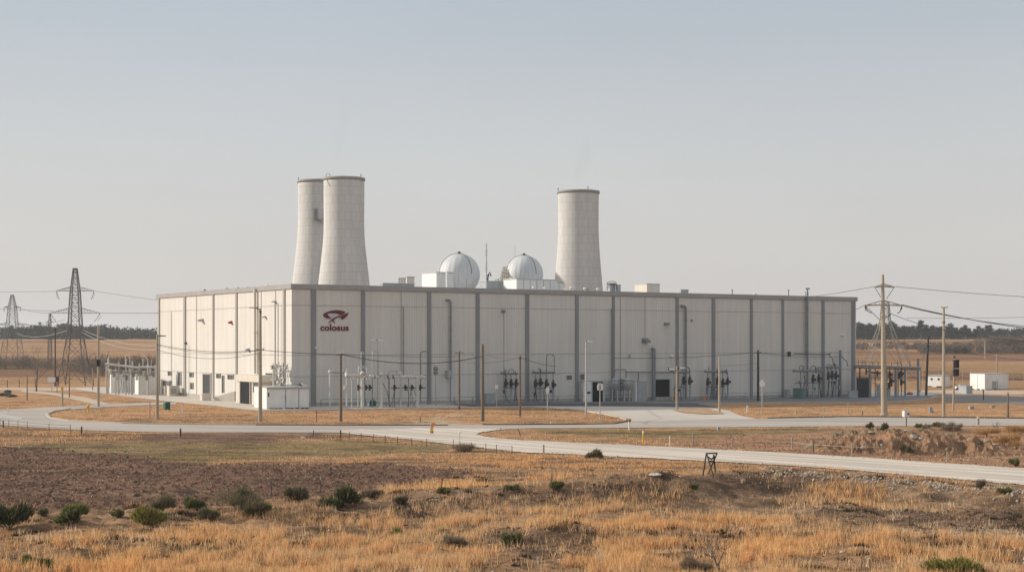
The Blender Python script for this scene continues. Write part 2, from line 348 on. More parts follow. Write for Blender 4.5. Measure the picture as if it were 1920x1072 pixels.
# colours of the ground
C_DRY = np.array((.42,.255,.135)); C_SOIL = np.array((.18,.108,.075)); C_GREEN = np.array((.21,.165,.075)); C_BANK = np.array((.165,.108,.072))
C_GREY = np.array((.30,.22,.15)); C_RED = np.array((.34,.20,.125)); C_STRAW = np.array((.26,.165,.10)); C_PALE = np.array((.48,.38,.28))
def ground_colour(X, Y):
    c = np.empty(X.shape+(3,)); c[:] = C_DRY
    g = sstep(66, 92, Y)*(1-sstep(96, 104, Y)); c += (C_GREY-c)*g[..., None]*.8
    for z, col, a in ((Z_STRAW, C_STRAW, .55), (Z_GREEN, C_GREEN, .85), (Z_RED, C_RED, .8), (Z_SOIL, C_SOIL, .97), (Z_BANK, C_BANK, .85), (Z_PALE, C_PALE, .8)):
        m = (zmask(z, X, Y)+zmask(z, X, Y, 1.0)+zmask(z, X, Y, 1.7)+zmask(z, X, Y, .15))/4*a; c += (col-c)*m[..., None]
    # far fields: strips of stubble, ploughed and grazed land
    fr = sstep(300, 360, Y)
    n = fbm(X*.004+7, Y*.02, 41); st = np.array((.34,.21,.11))*(0.72+.55*n[..., None]); br = np.array((.20,.115,.065))
    st = st+(br-st)*(np.clip((fbm(X*.003, Y*.012+3, 55)-.5)*9, 0, 1))[..., None]
    c += (st-c)*fr[..., None]
    stk = np.clip((fbm(X*.10, Y*.75, 141)-.52)*5, 0, 1)*(1-sstep(150, 200, Y))*.45; c += (np.array((.33,.235,.155))-c)*stk[..., None]
    stk = np.clip((fbm(X*.16+9, Y*1.1, 151)-.54)*7, 0, 1)*(1-sstep(150, 200, Y))*.5; c *= (1-stk)[..., None]
    v = .80+.42*fbm(X*.05, Y*.12, 61); c *= v[..., None]
    n2 = np.clip((fbm(X*.35, Y*.6, 71)-.5)*6, 0, 1)*(1-sstep(230, 300, Y))*.42; c *= (1-n2)[..., None]
    return np.clip(c*np.array((1.34,1.27,1.22)), .01, .9)
# ground sheet
ys = np.concatenate([np.arange(-40, 50, 5), np.arange(50, 104, .33), np.arange(104, 150, .8), np.arange(150, 330, 2.0), np.geomspace(332, 1300, 110), np.geomspace(1400, 6900, 14)])
ts = np.concatenate([np.linspace(-2.5, -.42, 24)[:-1], np.linspace(-.42, .42, 330), np.linspace(.42, 2.5, 24)[1:]])
# columns fan out from a point 25 m behind the camera, then run parallel near it
wd = np.maximum(ys, 30)+0.0
GX = np.clip(ts[None, :]*wd[:, None], -3300, 3300); GY = np.repeat(ys[:, None], len(ts), 1)
GZ = G(GX, GY)
near_flat = 1-sstep(30, 55, GY); GZ = GZ*(1-near_flat)+near_flat*(-.2)
ny, nx = GX.shape
V = np.stack([GX, GY, GZ], -1).reshape(-1, 3); ii = np.arange(ny*nx).reshape(ny, nx)
Fq = np.stack([ii[:-1,:-1], ii[:-1,1:], ii[1:,1:], ii[1:,:-1]], -1).reshape(-1, 4)
gm = tint_mat('ground_soil_and_grass', .95, .9, [(1.3, .50, 1.25, (1,1,1)), (7, .62, 1.25, (1,1,1)), (.05, .85, 1.12, (1,2.5,1))])
ground = link('ground', np_mesh('ground', V, Fq, gm, ground_colour(GX, GY).reshape(-1, 3), True)); tag(ground, kind='structure')
# paved sheets that follow the ground
def sheet(name, poly, dz, mt, step=3.0, rag=0):
    P = [Vector(p) for p in poly]; dens = []
    for i, p in enumerate(P):
        q = P[(i+1) % len(P)]; n = max(1, int((q-p).length/(.7 if rag and 90 < p.y < 240 and abs(p.x) < 110 else 4))); dens += [p.lerp(q, k/n) for k in range(n)]
    if rag:
        ra_ = np.array([(p.x, p.y) for p in dens]); jn = (fbm(ra_[:,0]*.8, ra_[:,1]*.8, 201)-.47)*rag*2.4; dens = [Vector((p.x, p.y+float(j))) for p, j in zip(dens, jn)]
    xs = [p.x for p in P]; yv = [p.y for p in P]; gx, gy = np.meshgrid(np.arange(min(xs), max(xs), step), np.arange(min(yv), max(yv), step))
    ins = inpoly([(p.x, p.y) for p in P], gx, gy); pts = [Vector((a, b)) for a, b in zip(gx[ins], gy[ins])]
    nb = len(dens); res = geometry.delaunay_2d_cdt(dens+pts, [(i, (i+1) % nb) for i in range(nb)], [list(range(nb))], 1, 1e-4)
    vs, fs = res[0], res[2]
    vv = [(v.x, v.y, float(G(v.x, v.y))+dz) for v in vs]
    me = bpy.data.meshes.new(name); me.from_pydata(vv, [], [list(f) for f in fs]); me.materials.append(mt)
    bm = bmesh.new(); bm.from_mesh(me); bmesh.ops.recalc_face_normals(bm, faces=bm.faces)
    if bm.faces and bm.faces[0].normal.z < 0: bmesh.ops.reverse_faces(bm, faces=bm.faces)
    bm.to_mesh(me); bm.free()
    return tag(link(name, me), kind='structure')
m_asph = mat('worn_asphalt', (.46,.405,.35), .9, .26, 1.0, bump=.25, stretch=(.03,.5,1), bscale=6)
m_conc = mat('apron_concrete', (.55,.49,.42), .9, .12, .15, bump=.15, stretch=(1,1,1), bscale=6)
m_grav = mat('gravel_road', (.66,.575,.48), .95, .34, 1.0, bump=.6, stretch=(.035,.75,1), bscale=5)
# rotate the wear of the gravel along its own direction
_a, _b = at(900, 825), at(1900, 893); ga = math.atan2(_b.y-_a.y, _b.x-_a.x)
for nd in m_grav.node_tree.nodes:
    if nd.type == 'MAPPING':
        t_ = m_grav.node_tree; mr = t_.nodes.new('ShaderNodeMapping'); mr.inputs['Rotation'].default_value = (0, 0, -ga); src = nd.inputs[0].links[0].from_socket; t_.links.new(src, mr.inputs[0]); t_.links.new(mr.outputs[0], nd.inputs[0]); break
m_dirt = mat('drive_dirt', (.52,.41,.31), .95, .15, .3, bump=.2)
m_lot = mat('lot_asphalt', (.20,.19,.18), .9, .15, .3)  # dark asphalt of the trailer lot
sheet('apron', APRONW, .03, m_conc)
sheet('road', ROADW, .05, m_asph, 4, rag=.35)
sheet('gravel_road', GRAVELW, .07, m_grav, rag=.8)
sheet('pavement', W2([(830,759.5),(850,759.3),(1000,757),(1150,755.6),(1314,757.4),(1440,755),(1640,755),(1700,752.4),(1745,747.4),(1756,742),(1750,738.5)])+[(92,297), (P3.x+4, P3.y+2), (P3.x+VR.x*2-NR.x, P3.y+VR.y*2-NR.y), (P2.x+VR.x*26-NR.x, P2.y+VR.y*26-NR.y)], .037, mat('yard_painted_shade', (.20,.20,.20), .9, .25, .3))  # darker sheet over the apron: the hall's shadow deepened through its colour
sheet('painted_shade_strip', W2([(850,759.5),(1000,757),(1150,755.5),(1314,757),(1345,764),(1200,762),(1000,761.3),(880,762.2)]), .045, mat('asphalt_painted_shade', (.09,.09,.095), .9, .2, .4))  # dark strip cut to the hall's shadow edge, shade painted as ground colour
sheet('path', PATH1, .04, m_dirt); sheet('path', PATH2, .045, m_dirt); sheet('path', LOT1, .04, m_dirt); sheet('pavement', LOT2, .045, m_lot)
m_isle = mat('verge_grass', (.50,.32,.18), .95, .3, 1.2, bump=.6)
sheet('verge', ISLE, .10, m_isle, 2)
def kerb(px, name='kerb', w=.28, h=.16, mt=None, world=None):
    P = world or polyw(px); dn = []
    for i in range(len(P)-1):
        n = max(1, int((P[i+1]-P[i]).length/3)); dn += [P[i].lerp(P[i+1], k/n) for k in range(n)]
    dn.append(P[-1]); mb = MB(); rows = []
    for i, p in enumerate(dn):
        t = dn[min(i+1, len(dn)-1)]-dn[max(i-1, 0)]; t.z = 0; t.normalize(); n = Vector((-t.y, t.x, 0))*w*.5
        z = float(G(p.x, p.y)); a = Vector((p.x, p.y, z))
        rows.append([a-n-Vector((0,0,.1)), a-n+Vector((0,0,h)), a+n+Vector((0,0,h)), a+n-Vector((0,0,.1))])
    V = [v for r in rows for v in r]
    mb.add(V, [(i*4+k, i*4+k+1, i*4+k+5, i*4+k+4) for i in range(len(rows)-1) for k in range(3)]+[(0,1,2,3), tuple(len(V)-4+k for k in (3,2,1,0))])
    return tag(mb.build(name, mt or m_kerb), kind='structure')
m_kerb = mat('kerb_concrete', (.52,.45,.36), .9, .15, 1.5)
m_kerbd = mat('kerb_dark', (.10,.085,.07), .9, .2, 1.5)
kerb([(131,767),(100,771.5),(87,777),(94,784.5),(130,789.5),(230,794.6),(350,796.6),(480,797.4)])
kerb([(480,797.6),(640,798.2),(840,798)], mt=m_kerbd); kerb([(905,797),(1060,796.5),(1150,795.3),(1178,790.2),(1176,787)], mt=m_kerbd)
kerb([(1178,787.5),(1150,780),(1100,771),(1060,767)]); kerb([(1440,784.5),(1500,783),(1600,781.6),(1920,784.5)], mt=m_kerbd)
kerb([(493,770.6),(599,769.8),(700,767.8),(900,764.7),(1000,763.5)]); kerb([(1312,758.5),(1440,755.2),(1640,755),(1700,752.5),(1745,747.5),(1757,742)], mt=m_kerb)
# worn lane markings on the bend
for px in ([(-30,773),(0,776.5),(42,785),(40,786.2),(0,778),(-30,775)], [(-30,777),(0,780),(36,786.8),(33,787.6),(0,781.4),(-30,778.6)], [(6,773.4),(16,772.6),(17,773.6),(7,774.4)]):
    sheet('road_marking', W2(px), .062, M['marking'], 2)
# ------------------------------------------------------------------ the hall
M['wall'] = wall_mat('wall_panel', (.65,.625,.58))
hall = thing('industrial_hall', 'huge windowless cream metal clad hall with grey ribs and a maroon emblem, three chimneys of concrete behind it', 'building', (P2.x, P2.y, 0))
hall['label'] = 'huge cream metal clad hall with grey ribs and a maroon emblem near its corner'
HO = Vector((P2.x, P2.y, 0)); P4 = P3+(P0-P1)
fp = [P1, P3, P4, P0]
ZB = -3.0
def v3(p, z): return Vector((p.x, p.y, z))
mb = MB(); n = len(fp)
mb.add([v3(p, ZB) for p in fp]+[v3(p, ZT-.75) for p in fp], [(i,(i+1)%n,(i+1)%n+n,i+n) for i in range(n)])
mb.build('wall', M['wall'], hall, HO)
mb = MB(); mb.add([v3(p, ZT-1.0) for p in fp], [tuple(range(n))]); mb.build('roof', M['roof'], hall, HO)
# parapet cap, mitred ring proud of the wall
cen = sum(fp, Vector((0,0)))/n
def ring(d):
    out = []
    for i in range(n):
        a, b, c = fp[i-1], fp[i], fp[(i+1) % n]
        n1 = Vector(((b-a).y, -(b-a).x)).normalized(); n2 = Vector(((c-b).y, -(c-b).x)).normalized()
        if n1.dot(b-cen) < 0: n1 = -n1
        if n2.dot(b-cen) < 0: n2 = -n2
        m = (n1+n2); out.append(b+m*(d/(1+n1.dot(n2))))
    return out
ro, ri = ring(.22), ring(-.5)
mb = MB(); V = [v3(p, ZT-.72) for p in ro]+[v3(p, ZT) for p in ro]+[v3(p, ZT) for p in ri]+[v3(p, ZT-.99) for p in ri]
mb.add(V, [(i,(i+1)%n,(i+1)%n+n,i+n) for i in range(n)]+[(i+n,(i+1)%n+n,(i+1)%n+2*n,i+2*n) for i in range(n)]+[(i+2*n,(i+1)%n+2*n,(i+1)%n+3*n,i+3*n) for i in range(n)]+[(i,(i+1)%n,(i+1)%n+3*n,i+3*n) for i in range(n)])
mb.build('parapet_cap', M['cap'], hall, HO)
def vrib(WF, x, w, off, mt, name, zt=ZT-.73, zb=ZB, inset=0.0):
    a = WF(x-w/2, 600, inset); b = WF(x+w/2, 600, inset); N_ = (NR if WF is RW else NL)*(off-inset)
    mb = MB(); mb.prism([(a.x,a.y,zb),(b.x,b.y,zb),(b.x,b.y,zt),(a.x,a.y,zt)], (N_.x, N_.y, 0)); return mb.build(name, mt, hall, HO)
for x, w in ((587,9),(680,7),(804,7),(895,6.5),(988,6.5),(1081,6),(1149.5,4.5),(1269,5),(1337,5.5),(1408,4.5),(1467,4),(1542.5,5),(1599,6)):
    vrib(RW, x, w, .16, M['greytrim'], 'pilaster', inset=-.05)
for x, w in ((299,3),(347.5,3.5),(401,2.6),(444.5,3),(534,3.4)): vrib(LW, x, w, .16, M['beigetrim'], 'pilaster', inset=-.05)
# corner panel strip between the two long walls
# recessed seams of the cladding: thin proud battens
mb = MB()
for z in (14.85, 7.5, 4.35):
    for A, B, Nn in ((P1, P3, NR), (P1, P0, NL)):
        a, b = v3(A+(B-A)*.001, z), v3(B-(B-A)*.001, z); mb.prism([a, b, b+Vector((0,0,.07)), a+Vector((0,0,.07))], (Nn.x*.035, Nn.y*.035, 0))
mb.build('seam_trim', M['beigetrim'], hall, HO)
for x in (752, 1163, 1209): vrib(RW, x, 1.0, .05, M['beigetrim'], 'seam_cover', inset=-.02, zb=(9.6 if x == 1209 else 0))
vrib(RW, 944.5, .9, .05, M['beigetrim'], 'seam_cover', inset=-.02, zt=14.6)
for x in (369, 322, 490, 517): vrib(LW, x, .9, .05, M['beigetrim'], 'seam_cover', inset=-.02, zt=(14.8 if x == 322 else ZT-.73))
# plinth
mb = MB()
for A, B, Nn in ((P1, P3, NR), (P1, P0, NL)):
    for _ in (0,):
        a, b = v3(A, ZB), v3(B, ZB); h1, h2 = float(G(A.x, A.y))+.55, float(G(B.x, B.y))+.55
        mb.prism([a, b, v3(B, h2), v3(A, h1)], (Nn.x*.06, Nn.y*.06, 0))
mb.build('plinth', M['concrete'], hall, HO)
# pipes fixed to the long wall
def pipeR(name, pts, rpx, mt=None, off=.35, WF=RW, n=10, par=None):
    w = [WF(x, y, off) for x, y in pts]; r = rpx*w[0].y/F; mb = MB(); mb.path(w, r, n)
    return mb, w, r
def wallpipe(name, pts, rpx, mt, off=.35, WF=RW, collars=()):
    mb, w, r = pipeR(name, pts, rpx, mt, off, WF)
    for y in collars:
        q = WF(pts[-1][0], y, off); mb.tube(q-Vector((0,0,.06)), q+Vector((0,0,.06)), r*1.45, n=10)
    return mb.build(name, mt, hall, HO)
def bend(xa, xb, y, h, k=5):  # quarter bend from (xa, y) sideways to (xb, y+h) down
    return [(xa+(xb-xa)*math.sin(R(90*i/k)), y+h*(1-math.cos(R(90*i/k)))) for i in range(k+1)]
wallpipe('wall_pipe', [(836,562.5)]+bend(840,845,562.5,5)+[(845,600),(845,700)], 2.0, M['pipe'], .4, collars=(595,619,640,659,680))
wallpipe('wall_pipe', [(845,708),(845,752)], .9, M['pipe'], .3)
wallpipe('wall_pipe', [(1277,573.5)]+bend(1281,1286,573.5,5)+[(1286,640),(1286,747)], 2.1, M['pipe'], .4, collars=(600,632,662))
wallpipe('wall_pipe', [(1223,655),(1224,653.5),(1226,655),(1226,660),(1225.5,751)], 3.7, M['pipe'], .7)
wallpipe('wall_pipe', [(1514,546),(1514,745)], 1.9, M['pipe'], .45, collars=(577,610,646))
wallpipe('wall_pipe', [(1510.5,546),(1510.5,665)], .7, M['pipe'], .4)
wallpipe('wall_pipe', [(1575.5,656),(1575.5,746)], 2.4, M['pipe'], 1.0)
wallpipe('wall_pipe', [(756.5,574),(756.5,705)], .9, M['pipe'], .3, collars=(590,640))
wallpipe('wall_pipe', [(1146.5,578),(1146.5,745)], .9, M['pipe'], .3, collars=(647,))
wallpipe('wall_pipe', [(478,541),(478,700)], 2.6, M['cream'], .35, LW, collars=(577,623))
wallpipe('wall_pipe', [(347.5,645),(347.5,740)], 1.0, M['beigetrim'], .5, LW)
wallpipe('wall_pipe', [(515.5,567),(515.5,690)], .8, M['galv'], .4, LW); wallpipe('wall_pipe', [(521,567),(521,690)], .5, M['galv'], .4, LW)
wallpipe('wall_conduit', [(1490,663),(1525,664),(1545,664.5),(1558,662.5)], .8, M['dark'], .6); wallpipe('wall_conduit', [(1176,697),(1215,697.5),(1260,698)], 1.2, M['pipe'], .6)
wallpipe('wall_pipe', [(1197,698),(1197,752)], 1.3, M['pipe'], .65)
mb = MB(); wallpanel(mb, RW, 839.5, 848.5, 694, 708, .1, .75); mb.build('meter_box', M['boxgrey'], hall, HO, .03)
mb = MB(); wallpanel(mb, RW, 1480, 1483, 659, 668, .05, .5); mb.build('junction_box', M['dark'], hall, HO)
# lamps and hoods on the walls
def hood(WF, x, y, w, h, d, name='vent_hood', mt=M['pipe']):
    a = WF(x, y, 0); k = a.y/F; ax = VR if WF is RW else -UL; nn = NR if WF is RW else NL; ax = Vector((ax.x, ax.y, 0)); nn = Vector((nn.x, nn.y, 0)); z = Vector((0,0,1))
    W_, H_ = w*k/2, h*k/2; mb = MB()
    q = [a-ax*W_-z*H_, a+ax*W_-z*H_, a+ax*W_+z*H_, a-ax*W_+z*H_]
    o = [a-ax*W_*.8-z*H_*.9+nn*d, a+ax*W_*.8-z*H_*.9+nn*d, a+ax*W_*.8+z*H_*.2+nn*d, a-ax*W_*.8+z*H_*.2+nn*d]
    mb.hexa(q, o); return mb.build(name, mt, hall, HO, .02)
hood(RW, 1209, 638, 13, 9, 1.0); hood(RW, 1249, 606.5, 10, 4.5, .7)
hood(RW, 1180, 667, 4.5, 5, .4, 'wall_lamp', M['galv']); hood(RW, 1258, 667, 5, 5, .4, 'wall_lamp', M['white']); hood(RW, 1296.5, 600.5, 3, 3, .2, 'wall_lamp', M['dark'])
hood(RW, 1579, 628, 6, 3, .5, 'wall_lamp', M['white']); hood(RW, 591, 652, 5, 3, .4, 'wall_lamp', M['white'])
q = RW(944.5, 583, .3); mb = MB(); mb.ball(q, .34, 14, .75); mb.build('wall_lamp', M['pipe'], hall, HO)
hood(LW, 380, 600, 7, 6, .9, 'wall_lamp', M['galv']); hood(LW, 434.5, 604, 5, 6, .6, 'wall_lamp', M['red']); hood(LW, 516, 565, 9, 3.5, .6, 'wall_lamp', M['galv'])
hood(LW, 498, 594, 5, 4, .6, 'wall_lamp', M['galv']); hood(LW, 466.5, 655, 8, 5, .6, 'wall_lamp', M['boxgrey']); hood(LW, 350, 643, 3, 4, .4, 'wall_lamp', M['dark'])
# openings: frame with leaf, or a flat black panel painted as the unlit inside
def opening(WF, x0, x1, y0, y1, name, leaf, frame=M['beigetrim'], fw=1.0, sub=None):
    mf = MB(); wallpanel(mf, WF, x0-fw, x0, y0-fw, y1, -.02, .14); wallpanel(mf, WF, x1, x1+fw, y0-fw, y1, -.02, .14); wallpanel(mf, WF, x0, x1, y0-fw, y0, -.02, .142)
    fr = mf.build(name, frame, hall, HO); ml = MB(); wallpanel(ml, WF, x0, x1, y0, y1, -.02, .05); ml.build('pane' if 'window' in name or 'louvre' in name else 'door_leaf', leaf, fr, HO); return fr
opening(LW, 380.5, 393.5, 701.5, 738, 'door', M['dark'], fw=1.4); opening(LW, 333.5, 338, 698, 722, 'door', M['glass']); opening(LW, 416, 418.5, 704, 736, 'door', M['dark'], fw=.6)
for a in ((314.5,320.5,696,703.5),(355,361,698.5,706.5),(405.5,412,700.5,708.5),(426.5,436.5,702.5,710.5),(305.5,308.5,714.5,723),(317.5,320.5,713.5,722),(356.5,361,717.5,729)): opening(LW, *a, 'window', M['glass'], fw=.6)
f = opening(LW, 498.5, 510, 700, 723, 'louvre_window', M['glass'], M['greenbox'], 1.0)
mb = MB()
for k in range(1, 4): wallpanel(mb, LW, 498.5+k*2.9-.35, 498.5+k*2.9+.35, 700.3, 722.8, .051, .16)
mb.build('mullion', M['greenbox'], f, HO)
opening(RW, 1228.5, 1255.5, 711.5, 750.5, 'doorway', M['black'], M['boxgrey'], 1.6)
for a in ((1063.5,1072,704,711.5),(1088.5,1095.5,701.5,711.5)): opening(RW, *a, 'window', M['glass'], M['boxgrey'], .7)
# loading bay on the sunny wall
C = LW(468, 752, 0.0); bay = MB()
wallpanel(bay, LW, 441.5, 487, 701.5, 714, -.05, 2.6); wallpanel(bay, LW, 442, 486.5, 714.2, 757, -.05, 2.4)
bayo = bay.build('loading_bay', M['cream'], hall, HO)
mb = MB(); wallpanel(mb, LW, 450, 467.5, 715.5, 757, 2.38, 2.46); mb.build('painted_dark_opening', M['black'], bayo, HO)  # black panel on the solid bay, painted as its unlit open inside
for xj in (448.6, 467.5): mb = MB(); wallpanel(mb, LW, xj, xj+1.4, 714.5, 757, 2.38, 2.6); mb.build('door_jamb', M['beigetrim'], bayo, HO)
mb = MB(); wallpanel(mb, LW, 474, 485, 717, 735, 2.38, 2.45); mb.build('window', M['glass'], bayo, HO)
# emblem and lettering
def lg(X, Y, off): return RW(580+X/13.4, 560+Y/13.4, off)
nrm = (NR.x*.05, NR.y*.05, 0)
def poly_logo(pts, name, mt, off=.04):
    mb = MB(); mb.prism([lg(x, y, off) for x, y in pts], nrm); return mb.build(name, mt, hall, HO)
poly_logo([(448,385),(490,364),(600,360),(700,376),(765,402),(700,432),(640,458),(590,492),(555,500),(500,450)], 'emblem_field', M['palelogo'], .02)
poly_logo([(915,340),(890,322),(840,302),(770,290),(700,286),(620,290),(540,302),(460,325),(400,350),(360,382),(352,405),(362,435),(392,465),(430,485),(480,495),(560,500),(520,470),(480,432),(458,402),(446,384),(470,370),(530,362),(600,361),(670,368),(720,382),(765,402),(810,396),(860,372)], 'emblem', M['maroon'], .06)
poly_logo([(990,345),(930,368),(860,393),(760,422),(670,455),(600,492),(550,530),(505,575),(465,624),(520,588),(570,553),(640,505),(720,465),(775,445),(832,430),(805,455),(770,468),(735,475),(770,480),(805,498),(838,520),(880,495),(920,462),(950,425),(972,385)], 'emblem', M['maroon'], .07)
poly_logo([(572,550),(603,524),(620,560),(650,622),(612,588)], 'emblem', M['maroon'], .075)
fc = bpy.data.curves.new('lettering_font', 'FONT'); fc.body = 'colosus'; fc.offset = .028; fc.extrude = 0; fc.space_character = 1.02
fo = bpy.data.objects.new('lettering_font', fc); COL.objects.link(fo); bpy.context.view_layer.update()
tm = bpy.data.meshes.new_from_object(fo.evaluated_get(bpy.context.evaluated_depsgraph_get())); bpy.data.objects.remove(fo)
co = [v.co.copy() for v in tm.vertices]; x0, x1 = min(c.x for c in co), max(c.x for c in co); y1 = max(c.y for c in co); y0 = min(c.y for c in co)
xh = y0+(y1-y0)*.735
def mapy(y): return 804-(y-y0)/(xh-y0)*118 if y <= xh else 686-(y-xh)/(y1-xh)*56
mb = MB(); mb.add([lg(278+(c.x-x0)/(x1-x0)*714, mapy(c.y), .09) for c in co], [tuple(p.vertices) for p in tm.polygons])
fr = [lg(278+(c.x-x0)/(x1-x0)*714, mapy(c.y), .03) for c in co]
mb.add(fr, [tuple(reversed(p.vertices)) for p in tm.polygons])
ec = {}
for p in tm.polygons:
    for e_ in p.edge_keys: ec[e_] = ec.get(e_, 0)+1
nv = len(co); mb.f += [(a, b, b+nv, a+nv) for (a, b), c in ec.items() if c == 1]; k_ = sum(1 for c in ec.values() if c == 1); mb.m += [0]*k_; mb.sm += [False]*k_
mb.build('lettering', M['maroon'], hall, HO)

# ------------------------------------------------------------------ concrete towers
def tower_mat():
    m = mat('tower_concrete', (.58,.575,.555), .85, .08, .12, stretch=(1,1,.4)); t = m.node_tree; b = t.nodes['Principled BSDF']
    tc = t.nodes.new('ShaderNodeTexCoord'); sx = t.nodes.new('ShaderNodeSeparateXYZ'); t.links.new(tc.outputs['Object'], sx.inputs[0])
    at2 = t.nodes.new('ShaderNodeMath'); at2.operation = 'ARCTAN2'; t.links.new(sx.outputs[1], at2.inputs[0]); t.links.new(sx.outputs[0], at2.inputs[1])
    mu = t.nodes.new('ShaderNodeMath'); mu.operation = 'MULTIPLY'; mu.inputs[1].default_value = 6; t.links.new(at2.outputs[0], mu.inputs[0])
    cb = t.nodes.new('ShaderNodeCombineXYZ'); t.links.new(mu.outputs[0], cb.inputs[0]); t.links.new(sx.outputs[2], cb.inputs[1])
    br = t.nodes.new('ShaderNodeTexBrick'); br.inputs['Scale'].default_value = 1; br.inputs['Mortar Size'].default_value = .055; br.inputs['Brick Width'].default_value = 1.9; br.inputs['Row Height'].default_value = 2.3
    br.inputs['Color1'].default_value = (1,1,1,1); br.inputs['Color2'].default_value = (.955,.955,.955,1); br.inputs['Mortar'].default_value = (.80,.79,.77,1)
    t.links.new(cb.outputs[0], br.inputs[0])
    mp = t.nodes.new('ShaderNodeMapping'); mp.inputs['Scale'].default_value = (.9,.9,.05); t.links.new(tc.outputs['Object'], mp.inputs[0])
    n = t.nodes.new('ShaderNodeTexNoise'); n.inputs['Scale'].default_value = 1; n.inputs['Detail'].default_value = 6; t.links.new(mp.outputs[0], n.inputs[0])
    r = t.nodes.new('ShaderNodeMapRange'); r.inputs[1].default_value = .35; r.inputs[2].default_value = .65; r.inputs[3].default_value = .92; r.inputs[4].default_value = 1.02; t.links.new(n.outputs[0], r.inputs[0])
    src = b.inputs['Base Color'].links[0].from_socket
    for s_ in (br.outputs[0], r.outputs[0]):
        mx = t.nodes.new('ShaderNodeMix'); mx.data_type = 'RGBA'; mx.blend_type = 'MULTIPLY'; mx.inputs[0].default_value = 1
        t.links.new(src, mx.inputs[6]); t.links.new(s_, mx.inputs[7]); src = mx.outputs[2]
    t.links.new(src, b.inputs['Base Color']); return m
M['tower'] = tower_mat(); M['rim'] = mat('tower_rim', (.30,.28,.25), .8, .15, 1)
def tower(xc, ytop, xs, Y, label):
    """xs: list of (y, half width in photo)"""
    c = Vector(((xc-CX)/F*Y, Y, float(G((xc-CX)/F*Y, Y)))); k = Y/F
    ys_, ws = [a for a, b in xs], [b for a, b in xs]
    root = thing('cooling_tower', label, 'cooling tower', c, 'cooling towers behind the hall')
    zt = zof(ytop, Y); prof = []
    ybase = HZ-(c.z-EH)*F/Y
    pc = np.polyfit(ys_, ws, 4) if len(ys_) > 5 else None
    for i in range(41):
        y = ytop+(ybase-ytop)*i/40; prof.append((float(np.interp(y, ys_+[ybase], ws+[ws[-1]*1.28]))*k, zof(y, Y)-c.z))
    # smooth the profile
    rr = np.array([p[0] for p in prof])
    for _ in range(3): rr[1:-1] = (rr[:-2]+rr[1:-1]*2+rr[2:])/4
    prof = [(float(a), p[1]) for a, p in zip(rr, prof)][::-1]
    inner = [(r_-.35, z) for r_, z in reversed(prof[-8:])]
    mb = MB(); mb.lathe((0,0,0), prof+inner, 72, cap=False); mb.build('shell', M['tower'], root)
    rt = prof[-1][0]; mb = MB(); mb.lathe((0,0,0), [(rt-.3, zt-c.z+.02), (rt-.3, zt-c.z+.25), (rt+.22, zt-c.z+.25), (rt+.22, zt-c.z-.45), (rt+.02, zt-c.z-.45)], 72, cap=False); mb.build('rim', M['rim'], root)
    return root, rt, zt-c.z
t1, r1, h1 = tower(645, 336, [(336,38),(380,38),(420,37.5),(455,39),(490,43),(532,48)], 400, 'nearer concrete cooling tower of the left pair, with a small hoop rail on its rim')
t2, r2, h2 = tower(597.5, 341, [(341,38.5),(385,38.5),(425,38.5),(460,41),(495,45),(532,49)], 432, 'partly hidden left cooling tower with a ladder platform on its side')
t3, r3, h3 = tower(1084.5, 360.5, [(360,38.5),(400,37.8),(435,37.8),(470,39.5),(500,42),(545,46)], 420, 'lone concrete cooling tower standing right of the silver domes')
mb = MB(); k = 400/F
for a in (250, 258): mb.tube((r1*math.cos(R(a))*.9-1, r1*math.sin(R(a)), h1+.2), (r1*math.cos(R(a))*.9-1, r1*math.sin(R(a)), h1+1.0), .07)
mb = MB(); p, q = Vector((-4.4, -3.3, h1+.2)), Vector((-3.3, -4.3, h1+.2)); u = Vector((0,0,.75))
mb.path([p, p+u, q+u, q], .07, 6); mb.build('hoop_rail', M['dark'], t1)
mb = MB()
P = [Vector((-4.1+.9*i/6, -math.sqrt(max(r1**2-(-4.1+.9*i/6)**2, 0))-.06, h1-.5-1.9*(i/6)**.7)) for i in range(7)]; mb.path(P, .06, 5); mb.build('hanging_cable', M['dark'], t1)
for t_, r_, h_, a in ((t1,r1,h1,-28),(t2,r2,h2,-160),(t3,r3,h3,-65),(t3,r3,h3,-172)):
    mb = MB(); c = Vector((r_*math.cos(R(a)), r_*math.sin(R(a)), h_+.2)); mb.tube(c, c+Vector((0,0,.8)), .09, n=6); mb.ball(c+Vector((0,0,.8)), .14, 8); mb.build('warning_light', M['dark'], t_)
mb = MB(); bx_ = (601-597.5)*432/F; y_ = -math.sqrt(max(r2**2-bx_**2, .1))
zz = zof(415, 432)-float(t2.location.z)
for i in range(7): mb.box((bx_-.55, y_-.5, zz+.5*i), (1.0,.9,.07))
for dx in (-1.05, -.05): mb.box((bx_+dx, y_-.9, zz+1.5), (.09,.09,3.6))
mb.box((bx_+.6, y_-.45, zz), (2.2,.9,.12)); mb.tube((bx_+.2, y_-.8, zz), (bx_+1.3, y_-.05, zz-1.3), .08, n=5)
mb.build('ladder_platform', M['pipe'], t2)
